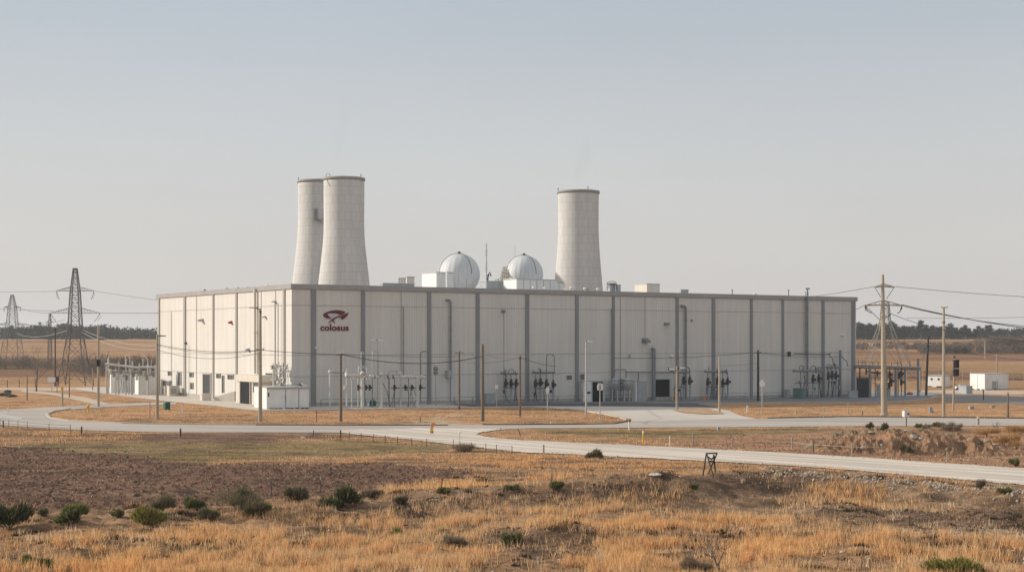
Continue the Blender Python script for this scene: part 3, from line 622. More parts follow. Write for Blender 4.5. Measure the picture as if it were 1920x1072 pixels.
# ------------------------------------------------------------------ roof
M['dome'] = mat('dome_aluminium', (.60,.61,.615), .6, .12, .5, metal=.0, stretch=(1,1,.3))
def gore(m):
    t = m.node_tree; b = t.nodes['Principled BSDF']; tc = t.nodes.new('ShaderNodeTexCoord'); sx = t.nodes.new('ShaderNodeSeparateXYZ'); t.links.new(tc.outputs['Object'], sx.inputs[0])
    a = t.nodes.new('ShaderNodeMath'); a.operation = 'ARCTAN2'; t.links.new(sx.outputs[1], a.inputs[0]); t.links.new(sx.outputs[0], a.inputs[1])
    k = t.nodes.new('ShaderNodeMath'); k.operation = 'MULTIPLY'; k.inputs[1].default_value = 5.5; t.links.new(a.outputs[0], k.inputs[0])
    cb = t.nodes.new('ShaderNodeCombineXYZ'); t.links.new(k.outputs[0], cb.inputs[0]); z = t.nodes.new('ShaderNodeMath'); z.operation = 'MULTIPLY'; z.inputs[1].default_value = .12; t.links.new(sx.outputs[2], z.inputs[0]); t.links.new(z.outputs[0], cb.inputs[2])
    n = t.nodes.new('ShaderNodeTexNoise'); n.inputs['Scale'].default_value = 1.6; n.inputs['Detail'].default_value = 5; t.links.new(cb.outputs[0], n.inputs[0])
    r = t.nodes.new('ShaderNodeMapRange'); r.inputs[1].default_value = .36; r.inputs[2].default_value = .6; r.inputs[3].default_value = .86; r.inputs[4].default_value = 1.04; t.links.new(n.outputs[0], r.inputs[0])
    f = t.nodes.new('ShaderNodeMath'); f.operation = 'MULTIPLY'; f.inputs[1].default_value = 14/math.pi; t.links.new(a.outputs[0], f.inputs[0]); g = t.nodes.new('ShaderNodeMath'); g.operation = 'FRACT'; t.links.new(f.outputs[0], g.inputs[0])
    l = t.nodes.new('ShaderNodeMath'); l.operation = 'GREATER_THAN'; l.inputs[1].default_value = .09; t.links.new(g.outputs[0], l.inputs[0]); r2 = t.nodes.new('ShaderNodeMapRange'); r2.inputs[3].default_value = .8; r2.inputs[4].default_value = 1; t.links.new(l.outputs[0], r2.inputs[0])
    src = b.inputs['Base Color'].links[0].from_socket
    for q in (r, r2):
        mx = t.nodes.new('ShaderNodeMix'); mx.data_type = 'RGBA'; mx.blend_type = 'MULTIPLY'; mx.inputs[0].default_value = 1; t.links.new(src, mx.inputs[6]); t.links.new(q.outputs[0], mx.inputs[7]); src = mx.outputs[2]
    t.links.new(src, b.inputs['Base Color'])
gore(M['dome'])
def roofY(x, d): return isect(x, P2, VR).y+d
def dome(xc, yc, rpx, d, label):
    Y = roofY(xc, d); c = pt(xc, yc, Y); r = rpx*Y/F; base = Vector((c.x, c.y, ZT-1))
    root = thing('dome', label, 'dome', base, 'silver domes on the roof'); cz = c.z-base.z
    n = 64; prof = [(r*math.cos(R(a)), cz+r*math.sin(R(a))) for a in np.linspace(-62, 88, 30)]
    mb = MB(); V = []
    for rr, z in prof:
        for k in range(n): a = 2*math.pi*k/n; f = 1+(.004 if k % 4 else -.016); V.append((rr*f*math.cos(a), rr*f*math.sin(a), z))
    mb.add(V, [(i*n+k, i*n+(k+1)%n, (i+1)*n+(k+1)%n, (i+1)*n+k) for i in range(len(prof)-1) for k in range(n)], True); mb.build('shell', M['dome'], root)
    for a in (R(200), R(-52)):
        mb = MB(); mb.path([Vector(((r+.07)*math.cos(R(e_))*math.cos(a), (r+.07)*math.cos(R(e_))*math.sin(a), cz+(r+.07)*math.sin(R(e_)))) for e_ in np.linspace(0, 88, 14)], .04, 6); mb.build('rib_rail', M['dark'], root)
    mb = MB(); mb.lathe((0,0,cz+r-.02), [(.55,-.05),(.55,.12),(.22,.16),(.2,.42),(.02,.45)], 14); mb.build('crown_cap', M['dark'], root)
    mb = MB(); rb = r*math.cos(R(-58)); mb.lathe((0,0,0), [(rb+.25,0),(rb+.25,cz-r*.84),(rb,cz-r*.82)], 48); mb.build('base_ring', M['pipe'], root)
    return root
dome(861, 514.5, 39, 42, 'silver ribbed dome beside the white roof box, left of the mast')
dome(982.5, 514.5, 36, 46, 'silver ribbed dome behind the long white penthouse, beside the stacked pipes')
def roofbox(x0, xc, x1, yt, d, label, cat='roof unit', name='roof_unit', mt=None, group='equipment boxes on the roof', zb=ZT-1, panels=2, extras=None):
    Y = roofY(xc, d); C = pt(xc, 500, Y); C.z = zb
    q = corner_box(x0, xc, x1, yt, 0, C=C); root = thing(name, label, cat, C, group)
    mb = MB(); mb.hexa(*q); mb.build('housing', mt or M['white'], root, C, .03)
    mb = MB(); a, b = q; o = .08
    e1 = (a[1]-a[0]).normalized()*o; e2 = (a[3]-a[0]).normalized()*o; z = Vector((0,0,.12))
    mb.hexa([b[0]-e1-e2, b[1]+e1-e2, b[2]+e1+e2, b[3]-e1+e2], [p+z for p in (b[0]-e1-e2, b[1]+e1-e2, b[2]+e1+e2, b[3]-e1+e2)]); mb.build('lid', M['galv'], root, C)
    for k in range(1, panels):
        mb = MB(); facepanel(mb, q, k/panels-.006, k/panels+.006, .02, .97, .03); mb.build('panel_seam', M['beigetrim'], root, C)
    return root, q, C
rt_, q, C = roofbox(791, 818.5, 850, 511, 14, 'tall white roof box in front of the left dome', panels=1)
mb = MB(); p = pt(838.5, 540, C.y-1.5); p.z = ZT-1; mb.tube(p, (p.x, p.y, zof(508.5, p.y)), .23, n=12); tag(mb.build('vent_stack', M['white'], None, p), 'round white pipe standing before the tall white roof box', 'vent pipe')
roofbox(944, 968.5, 1044, 523.5, 16, 'long low white penthouse in front of the right dome', cat='penthouse', name='penthouse', panels=6)
roofbox(898, 912, 946, 527.5, 22, 'low grey roof box between the two domes', mt=M['boxgrey'], panels=3)
roofbox(1190, 1213, 1237, 532.5, 18, 'square beige roof box on the right half of the roof', cat='roof hut', mt=M['cream'], panels=1)
roofbox(1155, 1158, 1164, 534.5, 12, 'small grey box beside the ringed drum', mt=M['boxgrey'], panels=1)
roofbox(713, 718, 777, 531.5, 8, 'long flat grey roof duct near the left end of the long side', cat='roof duct', name='roof_duct', mt=M['boxgrey'], panels=5)
roofbox(761, 763, 777, 519.5, 16, 'pale boxy ventilation unit beside the three white columns', mt=M['cream'], panels=1)
roofbox(1273, 1277, 1291, 543.5, 9, 'low blue-grey box on the roof edge right of the beige hut', mt=M['boxgrey'], panels=2)
roofbox(1030, 1040, 1056, 530, 20, 'small white box at the foot of the lone tower', panels=2)
for x, w_ in ((748.5,'leftmost'),(753.5,'middle'),(758.5,'rightmost')):
    Y = roofY(x, 16); p = pt(x, 520, Y); b_ = Vector((p.x, p.y, ZT-1)); mb = MB(); mb.lathe(b_, [(.2,0),(.2,p.z-b_.z-.15),(.26,p.z-b_.z-.15),(.26,p.z-b_.z),(.05,p.z-b_.z+.05)], 12); tag(mb.build('vent_stack', M['white'], None, b_), w_+' of three white vent columns beside the pale roof unit', 'vent pipe', 'white vent columns')
# ringed drum
Y = roofY(1147, 13); b_ = pt(1147, 500, Y); b_.z = ZT-1; hd = zof(533, Y)-b_.z; root = thing('roof_tank', 'small ringed drum standing on the roof right of the lone tower', 'roof tank', b_)
mb = MB(); mb.lathe((0,0,0), [(.68,0),(.68,hd),(.3,hd+.1)], 20); mb.build('drum', M['pipe'], root)
mb = MB(); mb.lathe((0,0,hd+.05), [(.82,0),(.82,.12),(.7,.12)], 20); mb.path([(-.8,0,hd-1), (-.8,0,hd+.3), (-.4,0,hd+.5), (.4,0,hd+.5), (.8,0,hd+.3), (.8,0,hd-1)], .06, 6); mb.build('hoop', M['dark'], root)
# masts
def mast(x, yt, d, r, label, rungs=0):
    Y = roofY(x, d); b_ = pt(x, 500, Y); b_.z = ZT-1; h = zof(yt, Y)-b_.z; root = thing('antenna_mast', label, 'antenna', b_, 'roof antennas'); mb = MB(); mb.tube((0,0,0), (0,0,h), r, r*.5, n=6); mb.build('pole', M['pipe'], root)
    if rungs:
        rr = random.Random(4)
        for i in range(rungs): z = h*(.35+.62*i/rungs); s_ = rr.uniform(.1,.32); mb = MB(); mb.tube((-s_,0,z), (s_*.5,0,z+.05), .035, n=5); mb.build('antenna_element', M['dark'], root)
mast(912.5, 454, 24, .07, 'tall barbed antenna mast between the two domes', 22); mast(965.5, 460, 60, .045, 'thin bare antenna rod above the right dome'); mast(875, 522, 10, .06, 'short dark rod in front of the left dome')
# stacked process pipes left of the right dome
Y = roofY(948, 30); b_ = pt(948, 500, Y); b_.z = ZT-1; root = thing('pipe_stack', 'tiered yellowish pipe stack beside the right dome', 'process pipes', b_); k = Y/F; h0 = zof(530, Y)-b_.z
mb = MB()
for i, (w_, y) in enumerate(((12,527),(11,521),(9.5,515),(8,509),(6,503))): z = zof(y, Y)-b_.z; mb.tube((-w_*k,0,z), (w_*k*.6,0,z), .16, n=8); mb.tube((-w_*k*.8,.5,z+.25), (w_*k*.8,.5,z+.25), .12, n=8)
mb.build('tier_pipe', M['cream'], root); mb = MB()
for dx in (-8,-3,3,7): mb.tube((dx*k,.1,0), (dx*k*.75,.1,zof(502+abs(dx), Y)-b_.z), .1, n=6)
mb.path([(6*k,0,h0+1.6),(12*k,.2,h0+.9),(17*k,.3,h0-.3)], .1, 6); mb.build('riser_pipe', M['beigetrim'], root)
mb = MB(); mb.path([(-34*k,0,h0-.4),(-33*k,0,h0+1.4),(-30*k,0,h0+1.9),(-27*k,0,h0+1.2)], .13, 7); mb.path([(-36*k,.3,h0-.4),(-35*k,.3,h0+.6),(-31*k,.3,h0+1.5)], .1, 7); mb.build('bent_pipe', M['dark'], root)
mb = MB(); rr = random.Random(3)
for i in range(9): x = rr.uniform(-24,-9); mb.tube((x*k,rr.uniform(0,1),0), (x*k,rr.uniform(0,1),h0+rr.uniform(-.1,.9)), .09, n=6)
for z in (h0-.2, h0+.25): mb.tube((-24*k,.2,z), (-6*k,.2,z), .1, n=6)
mb.build('pipe_rack', M['cream'], root)
# vent hat by the sunny wall and little things along both roof edges
p = LW(501, 530, -3.0); b_ = Vector((p.x, p.y, ZT-1)); root = thing('roof_vent', 'tilted white round vent hat above the sunny wall', 'roof vent', b_); k = p.y/F
mb = MB(); mb.ball((0,0,1.0), 5.2*k, 16, 1.15, half=True); mb.build('hat', M['white'], root); mb = MB(); mb.tube((0,0,0), (0,0,1.1), .3, n=10); mb.tube((.45,-.1,0), (.45,-.1,1.35), .08, n=6); mb.build('duct', M['boxgrey'], root)
def stub(WF, x, yt, off, r, label, mt, cap=True):
    p = WF(x, yt, off); b_ = Vector((p.x, p.y, ZT-1)); mb = MB(); h = p.z-b_.z; mb.lathe(b_, [(r*.55,0),(r*.55,h-.28),(r,h-.24),(r,h-.05),(r*.3,h)], 10); tag(mb.build('roof_stub', mt, None, b_), label, 'roof vent', 'small vents along the roof edge')
for x, yt, s_ in ((384,542.5,'left of the four dark ones above the sunny wall'),(425.5,540,'second from the left above the sunny wall'),(447,538.5,'third from the left above the sunny wall'),(465,537.5,'nearest the tilted vent hat')): stub(LW, x, yt, -1.5, .22, 'small dark roof spike, '+s_, M['dark'])
for x, yt, s_, mt in ((1001,536.5,'below the right dome penthouse','white'),(1022,538,'at the right end of the penthouse','white'),(1071,537.5,'left below the lone tower','white'),(1076,538,'beside its twin below the lone tower','white'),(1097,539,'below the middle of the lone tower','white'),(1101,539.5,'just right of the lone tower middle','boxgrey'),(1121,540,'below the right flank of the lone tower','white'),(1373,542.5,'alone on the right roof edge','dark'),(1478.5,543,'dark and near the capped wall pipe','dark'),(1416,549,'low, between the two dark spikes','white')):
    stub(RW, x, yt, -2, .3 if mt != 'dark' else .12, 'small roof vent, '+s_, M[mt])
for x, yt, s_ in ((568,531,'left'),(615,527,'right')): pass
# capped pipe head above the parapet
p = RW(1514, 541, .45); mb = MB(); mb.tube(p-Vector((VR.x, VR.y, 0))*.5, p+Vector((VR.x, VR.y, 0))*.5, .14, n=8); mb.tube(p-Vector((0,0,.6)), p, .12, n=8); mb.build('pipe_head', M['pipe'], hall, HO)
# ------------------------------------------------------------------ poles
def base(x, y): return at(x, y)
def mk(y): return y/F                      # metres per photo pixel at that distance
ARMS = {}
def pole(x, yb, yt, w, label, cat='utility pole', name='utility_pole', mt=None, wt=None, lean=0, group=None, parts=()):
    c = base(x, yb); k = c.y/F; h = (yb-yt)*k; mt = mt or M['wood']; root = thing(name, label, cat, c, group)
    mb = MB(); tp = Vector((lean*k, 0, h)); mb.tube((0,0,-.3), tp, w*k/2, (wt or w*.72)*k/2, 12); mb.build('shaft', mt, root)
    for p in parts:
        kind = p[0]
        if kind == 'lamp':          # lamp head on a short arm: dx,dy from top in px, len
            _, dx, y, L, up = p[:5]; z = (yb-y)*k; mb = MB(); mb.path([(0,0,z), (L*k*.5,0,z+up*k*.8), (L*k,0,z+up*k)], .05, 6); a = mb.build('lamp_arm', M['dark'], root)
            mb = MB(); s_ = 1 if L > 0 else -1; mb.hexa([Vector((L*k, -.13, z+up*k-.07)), Vector((L*k+s_*.75, -.13, z+up*k-.04)), Vector((L*k+s_*.75, .13, z+up*k-.04)), Vector((L*k, .13, z+up*k-.07))], [Vector((L*k, -.1, z+up*k+.09)), Vector((L*k+s_*.7, -.08, z+up*k+.05)), Vector((L*k+s_*.7, .08, z+up*k+.05)), Vector((L*k, .1, z+up*k+.09))]); mb.build('lamp_head', p[5] if len(p) > 5 else M['galv'], a)
        if kind == 'cross':         # crossarm y, half length px, n insulators
            _, y, hl, ni = p; z = (yb-y)*k; mb = MB(); mb.box((lean*k*.9, -w*k*.5-.06, z), (2*hl*k, .1, .12)); a = mb.build('crossarm', mt if mt is not M['galv'] else M['dark'], root)
            for i in range(ni):
                xx = (-hl+2*hl*i/(ni-1))*k*.94; mb = MB(); mb.lathe((lean*k*.9+xx, -w*k*.5-.06, z+.05), [(.03,0),(.07,.05),(.04,.09),(.07,.13),(.03,.2)], 8); mb.build('insulator', M['galv'], a)
        if kind == 'box':
            _, dx, y, bw, bh = p[:5]; z = (yb-y)*k; mb = MB(); mb.box((dx*k, -w*k*.5-.15, z), (bw*k, .3, bh*k)); mb.build('equipment_box', M['dark'] if len(p) < 6 else p[5], root)
        if kind == 'band':
            for y in p[1]: z = (yb-y)*k; mb = MB(); mb.tube((0,0,z-.06), (0,0,z+.06), w*k*.56, n=12); mb.build('band', M['dark'], root)
    ARMS[(x, yb)] = (root, k, c)
    return root
def sig_head(root, x, z, w, h, n, k):
    mb = MB(); mb.box((x, -.1, z), (w, .35, h)); hd = mb.build('signal_head', M['dark'], root)
    for i in range(n):
        zz = z+h*(.5-(i+.5)/n); mb = MB(); r = h/n*.42
        V = []; m_ = 12
        for rr, yy in ((r, -.27), (r, -.55)):
            for j in range(m_): a = R(-40+260*j/(m_-1)); V.append((x+rr*math.cos(a), yy, zz+rr*math.sin(a)))
        mb.add(V, [(j, j+1, j+1+m_, j+m_) for j in range(m_-1)]); mb.tube((x,-.28,zz), (x,-.3,zz), r*.9, n=12); mb.build('visor', M['dark'], hd)
pole(295,786,627,6,'grey street lamp pole before the left end of the hall, short arm to the right','lamp pole','street_lamp',M['concpole'],4,parts=(('lamp',0,630,5,.5,M['dark']),))
pole(488,791,578,8,'tall concrete street lamp pole before the sunny wall with its arm to the left','lamp pole','street_lamp',M['concpole'],4.5,parts=(('lamp',0,582,-9,5),('cross',655,8,3),('box',2,585,3,3)))
pole(639,790,662,6,'brown utility pole standing just left of the pale pipe rack',parts=(('cross',665,6,3),))
pole(861,768,657,4.6,'pale utility pole with two short crossarms before the meter box',parts=(('cross',661,8,3),('cross',676,4,2)))
pole(905,790,645,7,'thickest brown utility pole, in the grass right of the crossarmed one',parts=(('box',3,648,3,3,M['galv']),))
pole(975,780,666,5.2,'brown utility pole in the grass before the smaller valve cluster',parts=(('band',(672,)),))
pole(1099,781,641,4,'slim metal lamp pole with a pale oval head before the white shed','lamp pole','street_lamp',M['galv'],3,parts=(('lamp',0,641,2,1,M['white']),))
pole(1269,768,686,4.4,'short pole with two pale lamp arms right of the dark doorway','lamp pole','street_lamp',M['concpole'],3.4,parts=(('lamp',0,689,5,0,M['white']),('lamp',0,692,-4,0,M['white']),('lamp',0,690.5,7,.5,M['white'])))
pole(1349,773,669,4.6,'pale bare wooden pole on the small grass island',mt=M['concpole'])
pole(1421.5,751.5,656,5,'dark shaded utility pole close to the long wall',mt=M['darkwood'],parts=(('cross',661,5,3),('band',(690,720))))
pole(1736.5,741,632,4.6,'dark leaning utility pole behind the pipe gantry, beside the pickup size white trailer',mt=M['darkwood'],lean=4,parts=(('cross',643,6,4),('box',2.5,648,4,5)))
ARMS[(1736.5,741)][0]['label'] = 'dark leaning utility pole left of the rounded white trailer'
pole(1769.5,781,576,6.4,'tall slim pole with twin lamp arms to the right, right of the giant concrete pole','lamp pole','street_lamp',M['concpole'],4,parts=(('cross',576.5,6,2),('lamp',0,617,10,9,M['galv']),('band',(604,))))
pole(1890,782,736,4,'short wooden stub pole standing before the right end of the big white container',mt=M['wood'])
r = pole(184.5,762,609,5,'wooden pole carrying a dark signal box, left of the outdoor switchgear','signal pole','signal_pole',M['concpole'],4,parts=(('lamp',0,638,6,2,M['dark']),))
k = ARMS[(184.5,762)][1]; sig_head(r, 1.2*k, (762-680)*k, 7*k, 13*k, 2, k)
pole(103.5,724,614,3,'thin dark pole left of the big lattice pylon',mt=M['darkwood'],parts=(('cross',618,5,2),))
pole(130,745,690,2.4,'thin grey marker pole in front of the big lattice pylon',mt=M['wood'])
pole(173.5,731,690,2.8,'white topped thin post left of the outdoor switchgear','post','marker_post',M['concpole'])
pole(51,750,704,2.2,'thin post in the left field beside the dead tree','post','marker_post',M['wood'])
pole(281,785,752,2.4,'thin pale post left of the green bin','post','marker_post',M['concpole'])
pole(1847,672,637,2.4,'thin pale pole far off in the right field','utility pole',mt=M['concpole'])
pole(1869,706,664,2.8,'nearer thin pale pole above the big white container','utility pole',mt=M['concpole'])
pole(1725,735,690,3,'short pole on the far side of the pipe gantry','post','marker_post',M['concpole'])
pole(228,632,622,1,'x') if False else None
# traffic signal on the right
r = pole(1787,769,672,4,'traffic signal mast with two black heads facing right','traffic signal','traffic_signal',M['concpole'],3,lean=3)
k = ARMS[(1787,769)][1]; sig_head(r, 5.5*k, (769-682)*k, 10*k, 15.5*k, 2, k); sig_head(r, 5*k, (769-698)*k, 10.5*k, 13.5*k, 2, k)
mb = MB(); mb.ball((2.6*k,0,(769-669)*k), 2.2*k, 10); mb.build('finial', M['dark'], r)
# wall side twin lamp
pole(708,764,637,1.6,'thin twin headed lamp post rising behind the pale pipe rack','lamp pole','street_lamp',M['galv'],1.2,parts=(('lamp',0,637,-3.5,0,M['white']),('lamp',0,637.5,.8,0,M['white'])))
# horn post
r = pole(817,761,690,2.6,'grey post topped by a white ball and a dark drum beside the pipe rack','post','instrument_post',M['galv'],2.4)
k = ARMS[(817,761)][1]; mb = MB(); mb.lathe((0,0,(761-702)*k), [(1.5*k,0),(4.3*k,2*k),(4.3*k,6*k),(2.6*k,7*k),(4.5*k,9*k),(4.5*k,13*k),(2*k,16*k)], 14); mb.build('drum', M['pipe'], r)
mb = MB(); mb.ball((-.6*k,0,(761-682)*k), 3.4*k, 12, .8); mb.build('ball_cap', M['white'], r)
# giant concrete transmission pole
c = base(1658,778); k = c.y/F; r = thing('transmission_pole', 'giant tapered concrete transmission pole right of the hall with wide steel arms', 'transmission pole', c); zf = lambda y: (778-y)*k
mb = MB(); mb.tube((0,0,-.3), (-3*k,0,zf(515)), 6.2*k, 2.6*k, 16); mb.build('shaft', M['concpole'], r)
mb = MB(); mb.lathe((0,0,-.2), [(7.5*k,0),(7.3*k,.35),(6.1*k,.5)], 16); mb.build('footing', M['concpole'], r)
def truss_arm(x0, x1, y, h, name, kx=1.0):
    mb = MB(); s_ = k
    P = [Vector(((x0-1658)*s_,0,zf(y+1))), Vector(((x1-1658)*s_,0,zf(y+1)))]
    mid = Vector((-2.4*s_,0,zf(y))); mb.path([P[0], mid+Vector((0,-.12,0)), P[1]], .1, 6); mb.path([P[0], mid+Vector((0,-.12,h*s_)), P[1]], .07, 6); mb.path([P[0], mid+Vector((0,.3,0)), P[1]], .07, 6)
    for i in range(1, 8):
        u = i/8; a = P[0].lerp(P[1], u); m_ = 1-abs(u-.5)*2; mb.tube(a+Vector((0,0,.0)), a+Vector((.2,0,h*s_*m_)), .04, n=5)
    a = mb.build(name, M['concpole'], r); return a, P
a, P = truss_arm(1622,1691,571.5,9,'crossarm')
for p, (dx, dz) in ((P[0],(-2,-3)),(P[1],(0,-3))):
    for e_ in ((12,-14),(2,-10)) if p is P[0] else ((-8,-15),(-1,-8)):
        mb = MB(); mb.path([p, p+Vector((e_[0]*k*.4,0,e_[1]*k*.75)), p+Vector((e_[0]*k,0,e_[1]*k))], .06, 6); mb.build('insulator', M['dark'], a)
a2, P2_ = truss_arm(1640,1677,537,5,'crossarm')
for p, q_ in ((P2_[0], (1652,558)), (P2_[1], (1662,560)), (P[0], (1650,600)),):
    mb = MB(); mb.tube(p, ((q_[0]-1658)*k, 0, zf(q_[1])), .05, n=5); mb.build('strut', M['pipe'], a2)
a3 = MB(); a3.path([((1660-1658)*k,0,zf(596)), ((1666-1658)*k,0,zf(592)), ((1671-1658)*k,0,zf(588))], .07, 6); a3.path([((1656-1658)*k,0,zf(592)), ((1651-1658)*k,0,zf(586))], .07, 6); a3.build('bracket', M['dark'], r)
# ------------------------------------------------------------------ lattice pylons
def pylon(x, yb, yt, prof, arms, label, mt, r_=.07, n=14, arm_r=.05, dep=1.0, Y=None):
    c = at(x, yb) if Y is None else None; k = c.y/F; H = (yb-yt)*k; root = thing('lattice_pylon', label, 'pylon', c, 'lattice pylons')
    zs_, ws = [(yb-y)*k for y, w in prof], [w*k for y, w in prof]
    Wd = lambda z: float(np.interp(z, zs_, ws))
    z = 0; lv = [0.0]
    while z < H-.2: z += max(Wd(z)*1.7, H/(20 if prof[0][1] > 10 else 13)); lv.append(min(z, H))
    cs = lambda z: [Vector((sx*Wd(z), sy*Wd(z)*dep, z)) for sx, sy in ((-1,-1),(1,-1),(1,1),(-1,1))]
    mb = MB()
    for i in range(len(lv)-1):
        a, b = cs(lv[i]), cs(lv[i+1])
        for j in range(4):
            mb.tube(a[j], b[j], r_*(1.5 if i < len(lv)*.6 else 1.1), n=4, cap=False)
            mb.tube(a[j], b[(j+1)%4], r_*.7, n=4, cap=False); mb.tube(a[(j+1)%4], b[j], r_*.7, n=4, cap=False); mb.tube(b[j], b[(j+1)%4], r_*.7, n=4, cap=False)
    mb.build('lattice_body', mt, root)
    for y, hl, hh, drop in arms:
        z = (yb-y)*k; w = Wd(z); 
        for s_ in (-1, 1):
            tip = Vector((s_*hl*k, 0, z)); mb = MB()
            for sy in (-1, 1): mb.tube((s_*w, sy*w*dep, z), tip, arm_r, n=4); mb.tube((s_*w*.9, sy*w*dep*.9, z+hh*k), tip+Vector((0,0,.1)), arm_r, n=4)
            for i in range(1, 7):
                u = i/7; lo = Vector((s_*w, -w*dep, z)).lerp(tip, u); hi = Vector((s_*w*.9, -w*dep*.9, z+hh*k)).lerp(tip, u); lo2 = Vector((s_*w, w*dep, z)).lerp(tip, u)
                mb.tube(lo, hi, arm_r*.7, n=4); mb.tube(lo, lo2, arm_r*.7, n=4); nx_ = Vector((s_*w, -w*dep, z)).lerp(tip, u-1/7); mb.tube(nx_, hi, arm_r*.7, n=4)
            arm = mb.build('crossarm', mt, root)
            if drop:
                mb = MB(); mb.path([tip, tip+Vector((-s_*drop[0]*k*.3,0,-drop[1]*k*.4)), tip+Vector((-s_*drop[0]*k,0,-drop[1]*k))], .055, 5); mb.path([tip, tip+Vector((s_*drop[0]*k*.1,0,-drop[1]*k*.5)), tip+Vector((-s_*drop[0]*k*.35,0,-drop[1]*k*.9))], .03, 5); mb.build('insulator', M['dark'], arm)
    return root, k, c
M['lattice'] = mat('lattice_dark_steel', (.13,.125,.12), .6, .2, 3); M['latticefar'] = mat('lattice_grey_steel', (.16,.16,.16), .6, .2, 3); M['latticepale'] = mat('lattice_pale_steel', (.30,.285,.25), .6, .2, 3)
PY1 = pylon(141,722,503,[(722,27),(670,17.5),(620,11.2),(588,9.6),(546,7.6),(503,3.2)],[(545.5,35,8,(5,16)),(587,46,10,(10,16))],'big dark lattice pylon nearest the left of the hall',M['lattice'],.085)
PY2 = pylon(23,674,552,[(674,17),(637,13),(606,8.4),(576,6.2),(552,2)],[(576.5,16,3,(2,8)),(609,31,4,(0,2))],'smaller grey lattice pylon at the far left edge',M['latticefar'],.085,arm_r=.08)
PY3 = pylon(93.5,692,588,[(692,3.5),(650,3),(610,2.4),(588,1.2)],[(604,8,2,None)],'slender far lattice mast between the two left pylons',M['latticefar'],.05,arm_r=.05)
PY4 = pylon(1660,697,566,[(697,42),(660,29),(630,17),(600,8),(566,6)],[],'pale lattice pylon standing behind the giant concrete pole',M['latticepale'],.11,dep=.8)
# broken pale lattice leg leaning in the field
def bar_thing(name, label, cat, px, r_, mt, Y, group=None):
    P = [pt(x, y, Y) for x, y in px]; b_ = P[0].copy(); mb = MB(); mb.path(P, r_, 6); return tag(mb.build(name, mt, None, b_), label, cat, group)
Yb = at(1712,709).y; bar_thing('guy_strut', 'pale leaning strut in the field right of the pale lattice pylon', 'strut', [(1695,637),(1701,665),(1716,712)], .07, M['latticepale'], Yb)
# ------------------------------------------------------------------ cables
def cable(A, B, sag, label, group='overhead cables', mt=None, r_=.035, n=16, mid=None):
    A, B = Vector(A), Vector(B); P = []
    for i in range(n+1): t = i/n; p = A.lerp(B, t); p.z -= 4*sag*t*(1-t); P.append(p)
    mb = MB(); mb.path(P, r_, 5); return tag(mb.build('power_cable', mt or M['wire'], None, A), label, 'cable', group)
def pk(key, y, dx=0, dy=-.3): root, k, c = ARMS[key]; return Vector((c.x+dx*k, c.y+dy, c.z+(key[1]-y)*k))
L1, L2, L3, L4, L5, L6 = (295,786), (488,791), (639,790), (861,768), (905,790), (975,780)
yz = lambda A, B, px: abs(px)*.5*(A.y+B.y)/F
def cab(A, B, sagpx, label, **kw): return cable(A, B, yz(A, B, sagpx), label, **kw)
cab(pk(L1,645), pk(L2,656), 8, 'thin cable strung between the two street lamp poles, upper run', r_=.03)
cab(pk(L1,647), pk(L2,657,-3), 9, 'thin cable strung between the two street lamp poles, second run', r_=.025)
cab(pk(L1,655), pk(L2,661), 14, 'thin cable strung between the two street lamp poles, lowest run', r_=.025)
cab(pk(L2,656,4), pk(L3,664), 1.5, 'cable from the tall street lamp pole to the brown pole by the pipe rack')
cab(pk(L3,664,3), pk(L5,668), 15, 'thick dark cable passing in front of the pipe rack', r_=.05)
cab(pk(L3,663,3), pk(L4,668), 3, 'thin cable from the brown pole to the crossarmed pole', r_=.025)
cab(pk(L4,661,6), pk(L5,660), 1, 'short upper cable between the crossarmed pole and the thickest pole', r_=.025)
cab(pk(L4,678,3), pk(L6,669), 6, 'lower cable from the crossarmed pole to the pole before the valve cluster', r_=.03)
cab(pk(L5,663,2), pk(L6,668), 5, 'pale cable sagging between the two brown poles in the grass', mt=M['palewire'], r_=.045)
cab(pk(L6,670,2), RW(1042,686,1.0), 3, 'dark cable from the right brown pole down to the wall loop pipe', r_=.04)
cab(RW(1150,671,.3), pk((1421.5,751.5),660), 4, 'cable running along the long wall to the shaded pole', r_=.04)
cab(pk((1421.5,751.5),660), RW(1490,665,.6), 1.5, 'dark cable from the shaded pole to the wall conduit', r_=.04)
cab(pk((1421.5,751.5),662), RW(1580,668,2), 4, 'thin cable from the shaded pole along the right of the wall', r_=.025)
cab(RW(1340,685,2), pk((1421.5,751.5),680), 2, 'thin low cable between the right valve cluster and the shaded pole', r_=.022)
ra, ka, ca = PY1
def pyp(P_, dx, y, yb): root, k, c = P_; return Vector((c.x+dx*k, c.y, c.z+(yb-y)*k))
S1 = (184.5,762)
LWp = lambda x, y, o=.2: LW(x, y, o)
cab(pyp(PY1,35,545.5,722), pt(520,590,330), 2, 'faint cable leaving the upper arm of the big pylon behind the hall', r_=.03)
cab(pyp(PY1,46,587,722), LWp(297,587), 0, 'dark straight cable from the lower arm of the big pylon to the hall corner', r_=.045) 
cab(pyp(PY1,14,618,722), LWp(297,648), 9, 'pale sagging cable from the big pylon body to the hall, upper', mt=M['palewire'], r_=.05)
cab(pyp(PY1,12,622,722), LWp(297,655), 12, 'pale sagging cable from the big pylon body to the hall, lower', mt=M['palewire'], r_=.045)
cab(pyp(PY2,12,576,674), pyp(PY1,-46,587,722), 3, 'cable between the far left pylon and the left arm of the big pylon', r_=.05)
cab(pyp(PY2,8,625,674), pyp(PY1,-12,618,722), 9, 'pale cable sagging low between the far left pylon and the big pylon', mt=M['palewire'], r_=.06)
cab(pyp(PY2,20,609,674), pyp(PY1,-20,600,722), -2, 'thin cable rising to the big pylon above the treeline', r_=.04)
